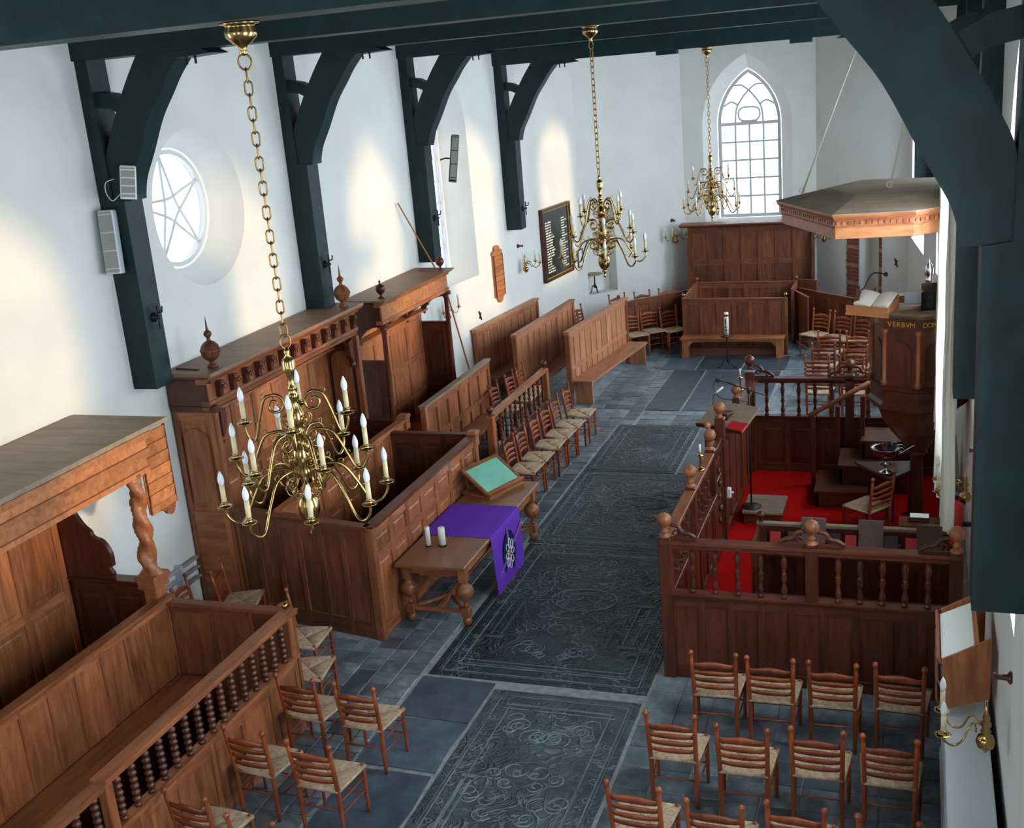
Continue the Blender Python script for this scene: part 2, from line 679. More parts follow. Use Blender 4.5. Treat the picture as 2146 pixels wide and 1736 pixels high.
def sheet(name, outline, holes, T, mat, thick=0.03):
    c = bpy.data.curves.new(name, 'CURVE')
    c.dimensions = '2D'
    c.fill_mode = 'BOTH'
    c.extrude = thick / 2
    for poly in [outline] + holes:
        sp = c.splines.new('POLY')
        sp.points.add(len(poly) - 1)
        for q, p in zip(sp.points, poly):
            q.co = (p[0], p[1], 0, 1)
        sp.use_cyclic_u = True
    o = bpy.data.objects.new(name, c)
    COL.objects.link(o)
    me = bpy.data.meshes.new_from_object(o)
    bpy.data.objects.remove(o)
    bpy.data.curves.remove(c)
    me.name = name
    me.materials.clear()
    w = add(name, me, mat)
    w.matrix_world = T @ Matrix.Translation((0, 0, -thick / 2))
    return w


def pointed(u0, u1, z0, zs, za, n=10):
    w = (u1 - u0) / 2
    r = za - zs
    Rr = (w * w + r * r) / (2 * w)
    a_end = math.acos(max(-1, min(1, (Rr - w) / Rr)))
    rt = [(u1 - Rr + Rr * math.cos(a_end * i / n), zs + Rr * math.sin(a_end * i / n)) for i in range(n + 1)]
    lf = [(u0 + Rr - Rr * math.cos(a_end * (n - i) / n), zs + Rr * math.sin(a_end * (n - i) / n)) for i in range(1, n + 1)]
    return [(u0, z0), (u1, z0)] + rt + lf


def arch_z(u, u0, u1, zs, za):
    w = (u1 - u0) / 2
    r = za - zs
    Rr = (w * w + r * r) / (2 * w)
    d = (u - u0) if u <= (u0 + u1) / 2 else (u1 - u)
    return zs + math.sqrt(max(0, Rr * Rr - (Rr - d) ** 2))


def reveal(wall, a, b, depth, T):
    """splayed jamb from outline a on the inner face to outline b further out"""
    n = len(a)
    mb = MB()
    mb.add([(p[0], p[1], 0.0) for p in a] + [(p[0], p[1], -depth) for p in b],
           [(i, (i + 1) % n, n + (i + 1) % n, n + i) for i in range(n)], False)
    o = add('window_reveal', mb, 'plaster', wall)
    o.matrix_parent_inverse = Matrix.Identity(4)
    o.matrix_local = Matrix.Translation((0, 0, 0.015))
    return o


def portal(T, u0, u1, z0, z1, depth):
    ld = bpy.data.lights.new('daylight_portal', 'AREA')
    ld.shape = 'RECTANGLE'
    ld.size = u1 - u0
    ld.size_y = z1 - z0
    ld.cycles.is_portal = True
    o = bpy.data.objects.new('daylight_portal', ld)
    COL.objects.link(o)
    o.matrix_world = T @ Matrix.Translation(((u0 + u1) / 2, (z0 + z1) / 2, -depth - 0.12)) @ Matrix.Rotation(PI, 4, 'X')
    return o


WIN_N = [0]


def arch_window(T, wall, u0, u1, z0, zs, za, depth, inset, cols, rows, label, tracery=False, gl='glass'):
    WIN_N[0] += 1
    a = pointed(u0, u1, z0, zs, za)
    s = inset
    g0, g1, gz0, gza = u0 + s, u1 - s, z0 + s * 0.6, za - s * 1.15
    b = pointed(g0, g1, gz0, zs, gza)
    reveal(wall, a, b, depth, T)
    w = thing('window_%d' % WIN_N[0], label, 'window')
    tag(w, kind='structure')
    w.matrix_world = T @ Matrix.Translation((0, 0, -depth))
    f = 0.075
    h0, h1, hz0, hza = g0 + f, g1 - f, gz0 + f, gza - f * 1.15
    c = pointed(h0, h1, hz0, zs, hza)
    n = len(b)
    mb = MB()
    mb.add([(p[0], p[1], .03) for p in b] + [(p[0], p[1], .03) for p in c] + [(p[0], p[1], -.05) for p in c] + [(p[0], p[1], -.05) for p in b],
           [(i, (i + 1) % n, n + (i + 1) % n, n + i) for i in range(n)] + [(n + i, n + (i + 1) % n, 2 * n + (i + 1) % n, 2 * n + i) for i in range(n)]
           + [(2 * n + i, 2 * n + (i + 1) % n, 3 * n + (i + 1) % n, 3 * n + i) for i in range(n)])
    add('window_frame', mb, 'win_frame', w)
    # glazing bars
    pw = (h1 - h0) / cols
    ph = (zs - hz0) / rows
    for i in range(1, cols):
        u = h0 + i * pw
        top = zs if tracery else arch_z(u, h0, h1, zs, hza)
        add('glazing_bar', boxm(0.042, 0.03, top - hz0), 'win_frame', w, (u - 0.021, hz0, 0.01), (-PI / 2, 0, 0)).rotation_euler = (-PI / 2, 0, 0)
    for k in range(1, rows):
        z = hz0 + k * ph
        add('glazing_bar', MB().box(h0, z - 0.020, -0.022, h1, z + 0.020, 0.006), 'win_frame', w)
    add('transom', MB().box(h0, zs - 0.035, -0.03, h1, zs + 0.035, 0.025), 'win_frame', w)
    for i in range(cols):
        for k in range(rows):
            key = ('pane', round(pw, 3), round(ph, 3))
            add('pane', cached(key, lambda: MB().box(0, 0, -0.003, pw, ph, 0.003), 'pane'), gl, w, (h0 + i * pw, hz0 + k * ph, -0.008))
        ua, ub = h0 + i * pw, h0 + (i + 1) * pw
        m = 6
        top = [(ub - (ub - ua) * t / m, arch_z(ub - (ub - ua) * t / m, h0, h1, zs, hza)) for t in range(m + 1)]
        add('pane', MB().prism([(ua, zs), (ub, zs)] + top, -0.011, -0.005, 'z'), gl, w)
    if tracery:
        um = (h0 + h1) / 2
        wq = (h1 - h0) / 2
        rise = hza - zs
        mb = MB()
        z = -0.004
        # inner small pointed light, ribs to the outer arch and the oval at its foot
        for sg in (-1, 1):
            mb.tube(catmull([(um + sg * wq * 0.50, zs, z), (um + sg * wq * 0.44, zs + rise * .30, z), (um + sg * wq * 0.24, zs + rise * .50, z), (um, zs + rise * 0.66, z)], 5), 0.023, 6)
            mb.tube(catmull([(um, zs + rise * 0.66, z), (um + sg * wq * .25, zs + rise * .76, z), (um + sg * wq * 0.50, arch_z(um + sg * wq * .5, h0, h1, zs, hza), z)], 5), 0.022, 6)
            mb.tube(catmull([(um + sg * wq * 0.36, zs + rise * .36, z), (um + sg * wq * .62, zs + rise * .44, z), (um + sg * wq * .90, arch_z(um + sg * wq * .9, h0, h1, zs, hza), z)], 5), 0.022, 6)
            mb.tube([(um + sg * wq * 0.2, zs + 0.02, z), (um + sg * wq * 0.28, zs + rise * .06, z)], 0.022, 6)
        oval = []
        for i in range(24):
            t = 2 * PI * i / 24
            x_, y_ = math.cos(t), math.sin(t)
            oval.append((um + math.copysign(abs(x_) ** 0.6, x_) * wq * 0.38, zs + rise * 0.185 + math.copysign(abs(y_) ** 0.8, y_) * rise * 0.14, z))
        mb.tube(oval, 0.022, 6, closed=True)
        add('tracery', mb, 'win_frame', w)
    portal(T, g0, g1, gz0, gza, depth)
    return w


# --- left wall, straight part: seen from inside the room lies to its right (+x): run it downwards in y
TL, LL, _, _ = wall_frame((XL, YB), (XL, YBEND))
uy = lambda y: y - YB
rc_u, rc_z = uy(11.76), 4.70
ring_a = [(rc_u + 0.93 * math.cos(2 * PI * i / 40), rc_z + 0.93 * math.sin(2 * PI * i / 40)) for i in range(40)]
ring_b = [(rc_u + 0.70 * math.cos(2 * PI * i / 40), rc_z + 0.70 * math.sin(2 * PI * i / 40)) for i in range(40)]
hole_l4 = (uy(3.3), uy(4.9), 2.6, 4.9, 6.0)
wl = sheet('wall_left', [(0, -0.05), (LL, -0.05), (LL, WTOP), (0, WTOP)], [ring_a, pointed(*hole_l4)], TL, 'plaster')
tag(wl, kind='structure')
reveal(wl, ring_a, ring_b, 0.42, TL)
arch_window(TL, wl, *hole_l4, 0.42, 0.14, 3, 5, 'pointed window in the left wall near the gallery')
# round window with a curved five-pointed star
WIN_N[0] += 1
rw = thing('window_%d' % WIN_N[0], 'round window with five-pointed star tracery in deep white reveal', 'window')
tag(rw, kind='structure')
rw.matrix_world = TL @ Matrix.Translation((rc_u, rc_z, -0.42))
mb = MB()
n = 40
cir = lambda r, z: [(r * math.cos(2 * PI * i / n), r * math.sin(2 * PI * i / n), z) for i in range(n)]
mb.add(cir(.70, .03) + cir(.645, .03) + cir(.645, -.05) + cir(.70, -.05), [(k * n + i, k * n + (i + 1) % n, (k + 1) * n + (i + 1) % n, (k + 1) * n + i) for k in range(3) for i in range(n)])
add('window_frame', mb, 'win_frame', rw)
P5 = [Vector((0.655 * math.cos(R_(90 + 72 * k + 8)), 0.655 * math.sin(R_(90 + 72 * k + 8)), 0)) for k in range(5)]
for k in range(5):
    a, b = P5[k], P5[(k + 2) % 5]
    mid = (a + b) * 0.5
    mid = mid * 0.62
    add('star_bar', MB().tube(catmull([a, a.lerp(mid, .5) * 1.0, mid, b.lerp(mid, .5), b], 5), 0.017, 6), 'win_frame', rw, (0, 0, -0.005))
for k in range(5):
    a0, a1 = R_(98 + 72 * k), R_(98 + 72 * (k + 1))
    pts = [(0, 0)] + [(0.66 * math.cos(a0 + (a1 - a0) * t / 8), 0.66 * math.sin(a0 + (a1 - a0) * t / 8)) for t in range(9)]
    add('pane', MB().prism(pts, -0.03, -0.024, 'z'), 'dimmed_glass', rw)
portal(TL, rc_u - .68, rc_u + .68, rc_z - .68, rc_z + .68, 0.42)

# --- left wall, bent part with the tall pointed window
TL2, LL2, _, _ = wall_frame((XL, YBEND), CL0)
ub = lambda y: (y - YBEND) / (CL0[1] - YBEND) * LL2
pw_h = (ub(18.62), ub(20.08), 2.32, 4.95, 6.15)
wl2 = sheet('wall_left_bend', [(0, -0.05), (LL2, -0.05), (LL2, WTOP), (0, WTOP)], [pointed(*pw_h)], TL2, 'plaster')
tag(wl2, kind='structure')
arch_window(TL2, wl2, *pw_h, 0.55, 0.17, 3, 6, 'tall pointed window behind the third left wall post', True, 'dimmed_glass')

# --- apse
TA1, LA1, _, _ = wall_frame(CL0, CL1)
nu = 0.10
niche = [(nu, 0.80), (nu + 0.80, 0.80), (nu + 0.80, 2.75), (nu, 2.75)]
wa1 = sheet('wall_apse_left', [(0, -0.05), (LA1, -0.05), (LA1, WTOP), (0, WTOP)], [niche], TA1, 'plaster')
tag(wa1, kind='structure')
mbn = MB().box(nu - .02, .78, -.36, nu + .82, 2.77, -.34)
mbn.box(nu - .02, .78, -.36, nu, 2.77, 0).box(nu + .80, .78, -.36, nu + .82, 2.77, 0).box(nu, .78, -.36, nu + .8, .80, 0).box(nu, 2.75, -.36, nu + .8, 2.77, 0)
add('niche_lining', mbn, 'plaster', wa1)
TA2, LA2, _, _ = wall_frame(CL1, CR1)
ux = lambda x: x - CL1[0]
aw = (ux(-4.84), ux(-2.78), 1.98, 4.35, 5.93)
wa2 = sheet('wall_apse_center', [(0, -0.05), (LA2, -0.05), (LA2, WTOP), (0, WTOP)], [pointed(*aw)], TA2, 'plaster')
tag(wa2, kind='structure')
arch_window(TA2, wa2, *aw, 0.45, 0.30, 4, 5, 'bright pointed window of square panes behind the apse', True, 'dimmed_glass')
TA3, LA3, _, _ = wall_frame(CR1, CR0)
an0, an1 = 1.42, 2.06
alc = pointed(an0, an1, 0.05, 1.85, 2.40)
wa3 = sheet('wall_apse_right', [(0, -0.05), (LA3, -0.05), (LA3, WTOP), (0, WTOP)], [alc], TA3, 'plaster')
tag(wa3, kind='structure')
mbn = MB()
n = len(alc)
mbn.add([(p[0], p[1], 0) for p in alc] + [(p[0], p[1], -.35) for p in alc], [(i, (i + 1) % n, n + (i + 1) % n, n + i) for i in range(n)] + [tuple(range(n, 2 * n))])
add('niche_lining', mbn, 'plaster', wa3)
# exposed bricks round the arched niche
add('brick_backing', MB().box(an0 - .385, .28, .005, an0, 1.87, .022).box(an1, .28, .005, an1 + .08, 1.87, .022), 'brick2', wa3)
for side, ue in ((1, an0), (-1, an1)):
    for k in range(19):
        z = 0.30 + k * 0.082
        wv = (0.40 if k % 2 else 0.37) if side > 0 else 0.09
        x0 = ue - wv if side > 0 else ue
        add('brick', boxm(wv, 0.016, 0.072), 'brick' if (k * 7) % 5 else 'brick2', wa3, (x0, z + .072, 0.012), (PI / 2, 0, 0))
n = len(alc)
k0 = 0
for side in (1, -1):
    for k in range(6):
        a = R_(8 + 11 * k)
        w_ = (an1 - an0) / 2
        rr = 2.40 - 1.85
        Rr = (w_ * w_ + rr * rr) / (2 * w_)
        c0 = an1 - Rr if side > 0 else an0 + Rr
        pos = (c0 + side * (Rr + .07) * math.cos(a), 1.85 + (Rr + .07) * math.sin(a), 0.010)
        add('brick', cached('archbrick', lambda: MB().cbox(-.06, -.036, -.008, .06, .036, .008, .003), 'brick'), 'brick', wa3, pos, (0, 0, a if side > 0 else PI - a))

# --- right wall: bent part with a window and an added unseen one, straight part with the big windows that light the nave
TR2, LR2, _, _ = wall_frame(CR0, (XR, YBEND))
ur = lambda y: (CR0[1] - y) / (CR0[1] - YBEND) * LR2
rwn = (ur(24.9), ur(22.7), 2.0, 4.6, 5.7)
rw_added = (ur(20.9), ur(18.5), 2.0, 4.6, 6.0)  # hidden extra window, added to brighten the far left pews and wall
wr2 = sheet('wall_right_bend', [(0, -0.05), (LR2, -0.05), (LR2, WTOP), (0, WTOP)], [pointed(*rwn), pointed(*rw_added)], TR2, 'plaster')
tag(wr2, kind='structure')
arch_window(TR2, wr2, *rwn, 0.35, 0.12, 3, 6, 'window at the far right beside the pulpit canopy')
arch_window(TR2, wr2, *rw_added, 0.35, 0.12, 3, 6, 'added unseen window in the right wall just beyond the pulpit')
TR, LR, _, _ = wall_frame((XR, YBEND), (XR, YB))
uq = lambda y: YBEND - y
rwin = [(uq(c + 1.05), uq(c - 1.05), 2.3, 4.7, 6.1) for c in (3.9, 8.0, 12.05, 16.0)]
wr = sheet('wall_right', [(0, -0.05), (LR, -0.05), (LR, WTOP), (0, WTOP)], [pointed(*r) for r in rwin], TR, 'plaster')
tag(wr, kind='structure')
for r, nm in zip(rwin, ('nearest the gallery', 'above the front chairs', 'behind the white curtains', 'behind the pulpit')):
    arch_window(TR, wr, *r, 0.40, 0.12, 3, 6, 'tall pointed window in the right wall ' + nm)
# --- back wall behind the gallery, two windows
TB, LB, _, _ = wall_frame((XR, YB), (XL, YB))
bw = [(1.3, 2.7, 2.8, 4.9, 6.0), (LB - 2.7, LB - 1.3, 2.8, 4.9, 6.0)]
wb = sheet('wall_back', [(0, -0.05), (LB, -0.05), (LB, WTOP), (0, WTOP)], [pointed(*r) for r in bw], TB, 'plaster')
tag(wb, kind='structure')
for r, nm in zip(bw, ('right', 'left')):
    arch_window(TB, wb, *r, 0.40, 0.12, 3, 6, 'pointed window in the back wall, %s one' % nm)

# --- ceiling of dark boards above the tie beams
ceil = tag(add('ceiling', MB().box(XL - .3, YB - .3, 6.95, XR + .3, 27.9, 7.05), 'timber'), kind='structure')

# ------------------------------------------------------------------ floor
floor = tag(add('floor', MB().box(XL - .1, YB - .1, -0.12, XR + .1, 27.7, -0.012), 'mortar'), kind='structure')


def slab(x0, y0, x1, y1, mat='carved', frame=True, jit=0.0):
    j = lambda: random.uniform(-jit, jit)
    g = 0.012
    cx, cyy = (x0 + x1) / 2, (y0 + y1) / 2
    hw, hd = (x1 - x0) / 2 - g, (y1 - y0) / 2 - g
    pts = [(-hw + j(), -hd + j()), (0, -hd + j()), (hw + j(), -hd + j()), (hw + j(), 0), (hw + j(), hd + j()), (0, hd + j()), (-hw + j(), hd + j()), (-hw + j(), 0)]
    mb = MB().prism(pts, -0.06, 0.0, 'z')
    o = add('grave_slab', mb, mat, floor, (cx, cyy, random.uniform(-.002, .002)))
    if frame:
        for q in (0.07, 0.10, 0.24):
            f = MB()
            a, b = hw - q, hd - q
            t = 0.012
            f.box(-a, -b, 0, a, -b + t, .005).box(-a, b - t, 0, a, b, .005).box(-a, -b, 0, -a + t, b, .005).box(a - t, -b, 0, a, b, .005)
            add('carved_border', f, 'relief', o)
    return o


def carve_curl(o, cx, cyy, r, rot=0, turns=1.3):
    pts = []
    for i in range(18):
        t = i / 17
        a = rot + t * turns * 2 * PI
        rr = r * (1 - 0.75 * t)
        pts.append((cx + rr * math.cos(a), cyy + rr * math.sin(a), 0.0))
    return pts


def relief(o, hw, hd, rnd):
    """worn heraldic carving: medallion, side columns, mirrored scrollwork"""
    for sg in (-1, 1):
        f = MB()
        for w in (0.60, 0.70):
            f.box(sg * hw * w - .010, -hd * .45, -.002, sg * hw * w + .010, hd * .05, .005)
        f.box(min(sg * hw * .56, sg * hw * .74), -hd * .50, -.002, max(sg * hw * .56, sg * hw * .74), -hd * .47, .006)
        f.box(min(sg * hw * .56, sg * hw * .74), hd * .07, -.002, max(sg * hw * .56, sg * hw * .74), hd * .10, .006)
        add('carved_column', f, 'relief', o)
    f = MB()
    for k in range(22):
        cx, cyy, r = hw * rnd.uniform(.08, .54), rnd.uniform(-hd * .74, hd * .74), rnd.uniform(.05, .14)
        a, tn = rnd.uniform(0, 6), rnd.uniform(.7, 1.5)
        p = carve_curl(o, cx, cyy, r, a, tn)
        f.tube(p, .0075, 4)
        f.tube([(-q[0], q[1], q[2]) for q in p], .0075, 4)
    for k in range(10):
        x, y = hw * rnd.uniform(.80, .84), hd * (-.85 + .17 * k)
        for sg in (-1, 1):
            f.tube(carve_curl(o, sg * x, y, .045, rnd.uniform(0, 6), sg * 1.1), .006, 4)
    tag(add('carved_scrollwork', f, 'relief', o), kind='stuff')
    el = [(hw * .34 * math.cos(2 * PI * i / 24), hd * .16 * math.sin(2 * PI * i / 24) + hd * .12, 0) for i in range(24)]
    add('carved_medallion', MB().tube(el, .011, 4, closed=True), 'relief', o)
    add('carved_shield', MB().tube([(0, hd * .02, 0), (hw * .16, hd * .10, 0), (hw * .16, hd * .20, 0), (-hw * .16, hd * .20, 0), (-hw * .16, hd * .10, 0)], .009, 4, closed=True), 'relief', o)
    for y in (-.80, -.84, .80, .84):
        add('carved_line', boxm(hw * 1.5, .012, .005), 'relief', o, (-hw * .75, hd * y, -.001))


s1 = slab(-3.95, 6.25, -2.42, 9.46, jit=.012)
relief(s1, .75, 1.58, random.Random(3))
s2 = slab(-4.76, 9.60, -2.42, 13.04)
relief(s2, 1.15, 1.70, random.Random(4))
s3 = slab(-4.80, 13.06, -2.42, 15.80)
relief(s3, 1.17, 1.35, random.Random(5))
s4 = slab(-4.80, 15.82, -3.38, 18.15)
for (a, b, c, d) in ((-4.78, 8.80, -3.98, 9.55), (-4.80, 7.95, -3.98, 8.78), (-4.78, 6.95, -3.98, 7.93), (-4.80, 5.6, -3.98, 6.93), (-3.95, 4.2, -2.42, 6.22)):
    slab(a, b, c, d, 'slab_plain', False, .02)
for (a, b, c, d) in ((-3.36, 15.82, -2.42, 18.15), (-4.55, 19.02, -3.92, 21.75), (-3.90, 19.02, -2.45, 21.75), (-4.98, 21.78, -4.15, 22.9), (-4.13, 21.78, -3.25, 22.9), (-3.23, 21.78, -2.40, 22.9)):
    slab(a, b, c, d, 'slab_plain', False, .008)

# square floor tiles: the ones that show largest are parts, the rest one stuff part
cells = []


def tiles(x0, y0, x1, y1, tw, th, shift=True):
    nx = max(1, round((x1 - x0) / tw))
    ny = max(1, round((y1 - y0) / th))
    tw, th = (x1 - x0) / nx, (y1 - y0) / ny
    for j in range(ny):
        for i in range(nx):
            cells.append((x0 + (i + .5) * tw, y0 + (j + .5) * th, tw, th))


tiles(-5.55, 5.0, -4.82, 14.6, .245, .24)
tiles(-7.95, 8.50, -5.55, 10.15, .245, .24)
tiles(-2.40, 4.6, 0.40, 10.02, .30, .31)
tiles(-4.52, 18.18, -2.45, 19.0, .30, .27)
tiles(-5.60, 14.6, -4.82, 23.0, .25, .26)
tiles(-2.40, 16.7, 0.2, 23.0, .30, .30)
tiles(-4.82, 18.18, -4.57, 21.75, .25, .26)
tiles(-7.8, 18.2, -5.60, 26.0, .27, .27)
tiles(-5.60, 23.0, -0.3, 25.6, .27, .27)
tiles(-7.95, 14.2, -5.60, 18.2, .27, .27)


def seen(c):
    # nearer and facing cells first; cells well inside the frame preferred
    x, y = c[0], c[1]
    v = Vector((x, y, 0)) - Vector((0, 0, CAM_H))
    d = v.dot(_fwd)
    px = 1073 + FPX * v.dot(_right) / d
    py = 868 + FPX * v.dot(_down) / d
    out = px < 0 or px > 2146 or py > 1745
    hid = (x > -2.3 and y > 9.0) or (x < -5.55 and not (8.3 < y < 10.2)) or (y > 10.2 and x < -5.5)
    return (1 if out else 0, 1 if hid else 0, d)


cells.sort(key=seen)
for k, (x, y, tw, th) in enumerate(cells[:300]):
    key = ('tile', round(tw, 2), round(th, 2))
    me = cached(key, lambda: MB().cbox(-tw / 2 + .005, -th / 2 + .005, -.05, tw / 2 - .005, th / 2 - .005, 0, .006), 'tile')
    add('tile', me, 'tile', floor, (x, y, random.uniform(-.004, .002)), (0, 0, random.uniform(-.012, .012)))
mb = MB()
for (x, y, tw, th) in cells[300:]:
    z = random.uniform(-.003, .002)
    mb.box(x - tw / 2 + .005, y - th / 2 + .005, -.05, x + tw / 2 - .005, y + th / 2 - .005, z)
tag(add('far_tiles', mb, 'tile', floor), kind='stuff')


# ------------------------------------------------------------------ timber trusses
def brace_poly(sg, xw, zb, fat=0.0):
    """curved brace outline in (x,z); sg=+1 grows to +x from the wall face xw"""
    o = [(.385, -1.42), (.40, -1.34), (.45, -1.19), (.58, -.96), (.76, -.62), (.94, -.38), (1.06, -.22), (1.27, 0.0)]
    i = [(.74, 0.0), (.56, -.25), (.38, -.54), (.24, -.80), (.16, -1.02), (.16, -1.42)]
    out = catmull([(xw + sg * (p[0] + fat), zb + p[1], 0) for p in o], 4)
    inn = catmull([(xw + sg * p[0], zb + p[1], 0) for p in i], 3)
    return [(p.x, p.y) for p in out] + [(p.x, p.y) for p in inn]


def truss(y, zb, label, left=True, right=True, fat=0.0):
    xw, xe = xl(y), xr(y)
    t = thing('timber_truss', label, 'truss', (0, y, 0), group='dark green roof trusses')
    add('tie_beam', MB().box(xw - .02, -.19, zb, xe + .02, .19, zb + .42), 'timber', t)
    zlow = zb - 1.42
    zpost = 2.95
    for sg, w, on in ((1, xw, left), (-1, xe, right)):
        if not on:
            continue
        add('wall_post', MB().prism([(w - sg * .01, zpost), (w + sg * .30, zpost), (w + sg * .31, zlow + .0), (w + sg * .17, zlow + .02), (w + sg * .15, zb), (w - sg * .01, zb)], -.15, .15, 'y'), 'timber', t)
        add('curved_brace', MB().prism(brace_poly(sg, w, zb, fat), -.13, .13, 'y'), 'timber', t)
        add('strut', MB().prism([(w + sg * .12, zb - .46), (w + sg * .14, zb - .31), (w + sg * .30, zb - .34), (w + sg * .62, zb - .50), (w + sg * .48, zb - .58), (w + sg * .30, zb - .49)], -.10, .10, 'y'), 'timber', t)
        k = MB().prism([(w + sg * 1.18, zb - .001), (w + sg * 1.52, zb - .001), (w + sg * 1.62, zb - .05), (w + sg * 1.20, zb - .07)], -.17, .17, 'y')
        add('bolster', k, 'timber', t)
        for dx in (1.30, 1.40):
            add('iron_bolt', cached('bolt', lambda: MB().lathe([(.012, 0), (.012, .06), (.02, .062), (.02, .075)], 8), 'bolt'), 'iron', t, (w + sg * dx, -.10, zb - .135))
    return t


truss(6.12, 6.33, 'nearest dark green tie beam, carrying the large front chandelier', fat=0.02)
truss(10.12, 6.40, 'dark green truss with speakers on its left post before the round window')
truss(14.02, 6.39, 'dark green truss at the far side of the round window')
truss(18.0, 6.31, 'dark green truss whose left post stands before the tall pointed window')
tf = truss(21.6, 6.09, 'farthest dark green truss, before the apse')
for bx in (-4.42, -2.02):
    add('bolster', MB().cbox(bx - .19, .0, 6.02, bx + .19, .24, 6.09, .006), 'timber', tf)


# black iron candle hooks on the posts
def hook(x, y, z, label):
    o = MB().lathe([(.05, 0), (.055, .012), (.02, .03), (.015, .09)], 10, T=Matrix.Rotation(PI / 2, 4, 'Y'))
    o.box(.06, -.012, -.13, .075, .012, .13).tube([(.07, 0, .05), (.12, 0, .06), (.13, 0, .12)], .010, 6)
    tag(add('iron_hook', o, 'iron', None, (x, y, z)), label, 'hook', 'iron hooks on the wall posts')


hook(xl(10.12) + .305, 10.12, 3.72, 'black iron hook on the post nearest the camera')
hook(xl(14.02) + .305, 14.02, 3.60, 'black iron hook on the post beside the round window')
hook(xl(18.0) + .305, 18.0, 3.68, 'black iron hook on the post before the pointed window')
hook(xl(21.6) + .305, 21.6, 3.35, 'black iron hook on the farthest left post')


# loudspeakers on the first post
def speaker(name, label, loc, rot, w, d, h, mat):
    s = thing(name, label, 'speaker', loc, rot=rot)
    add('cabinet', MB().cbox(0, 0, 0, w, d, h, .012), mat, s)
    add('grille', MB().box(.012, -.006, .02, w - .012, .002, h - .02), 'speaker', s)
    for k in range(4):
        add('grille_band', boxm(w - .02, .004, .012), mat, s, (.01, -.009, .05 + k * (h - .1) / 3))
    return s


sp1 = speaker('column_speaker', 'grey column loudspeaker hanging low on the first left post', (-7.99, 9.74, 4.26), (R_(-6), 0, R_(20)), .16, .14, .66, 'grey_paint')
add('bracket', MB().tube([(.02, .12, .3), (-.12, .22, .34)], .012, 6).tube([(.02, .12, .4), (-.12, .22, .36)], .012, 6), 'iron', sp1)
sp2 = speaker('box_speaker', 'white box loudspeaker at the foot of the first curved brace', (-7.72, 9.84, 5.02), (R_(-4), R_(8), R_(35)), .16, .12, .34, 'radiator')
add('cable', MB().tube(catmull([(.0, .06, .05), (-.08, .05, -.02), (-.14, .06, .06), (-.14, .08, .16), (-.06, .1, .2)], 5), .005, 5), 'radiator', sp2)
sp3 = speaker('column_speaker', 'dark column loudspeaker before the tall pointed window', (-7.42, 17.92, 4.30), (R_(-16), R_(10), R_(25)), .13, .12, .78, 'iron')
add('bracket', MB().tube([(.03, .12, .4), (-.08, .14, .4), (-.16, .12, .36)], .012, 6), 'iron', sp3)


# ------------------------------------------------------------------ chandeliers
def arm_path(Rr, zh, zc):
    c = (0.125, zh)
    pts = []
    for i in range(26):
        t = i / 25
        a = R_(90 + 470 * (1 - t))
        r = 0.014 + 0.056 * t
        pts.append((c[0] + r * math.cos(a), 0, c[1] + r * math.sin(a)))
    d = Rr - c[0]
    dz = zc - zh
    pts2 = catmull([pts[-1], (c[0] + .30 * d, 0, zh + .045), (c[0] + .52 * d, 0, zh + dz * .45 - .03), (c[0] + .70 * d, 0, zc - .10), (c[0] + .86 * d, 0, zc - .115), (Rr - .004, 0, zc - .06), (Rr, 0, zc)], 5)
    return pts[:-1] + [tuple(p) for p in pts2]


def arm_mb(Rr, zh, zc):
    mb = MB()
    p = arm_path(Rr, zh, zc)
    n = len(p)
    mb.tube(p, [0.0065 + 0.0035 * min(1, i / 14) for i in range(n)], 6)
    mb.tube([(.02, 0, zh + .01), (.066, 0, zh - .004)], .008, 6)
    d = Rr - .115
    # little curls and beads along the arm
    for fx, fz, s in ((.34, .075, 1), (.60, .02, -1)):
        x0 = .115 + fx * d
        base = min(p, key=lambda q: abs(q[0] - x0) + (0 if q[2] > zc - .2 else 1))
        q = [(base[0] + .022 * math.cos(a) * (1 - .06 * k), 0, base[2] + .022 + .02 * math.sin(a)) for k, a in enumerate([R_(-90 + s * 45 * j) for j in range(7)])]
        mb.tube(q, .004, 5)
    return mb


def pan_mb():
    return MB().lathe([(.004, -.03), (.010, -.015), (.013, -.004), (.048, .002), (.052, .008), (.046, .007), (.018, .010), (.020, .03), (.024, .036), (.018, .040)], 14)


def sleeve_mb():
    return MB().lathe([(.0165, .035), (.0165, .155)], 10)


def bulb_mb():
    return MB().lathe([(.012, .155), (.018, .163), (.0215, .183), (.019, .207), (.011, .232), (.003, .248), (.0005, .25)], 10)


def link_mb(w=.022, h=.085, r=.0055):
    pts = [(w * math.cos(a), 0, w * math.sin(a) + h / 2 - w) for a in [R_(18 * i) for i in range(11)]] + [(w * math.cos(a), 0, w * math.sin(a) - h / 2 + w) for a in [R_(180 + 18 * i) for i in range(11)]]
    return MB().tube(pts, r, 6, closed=True)


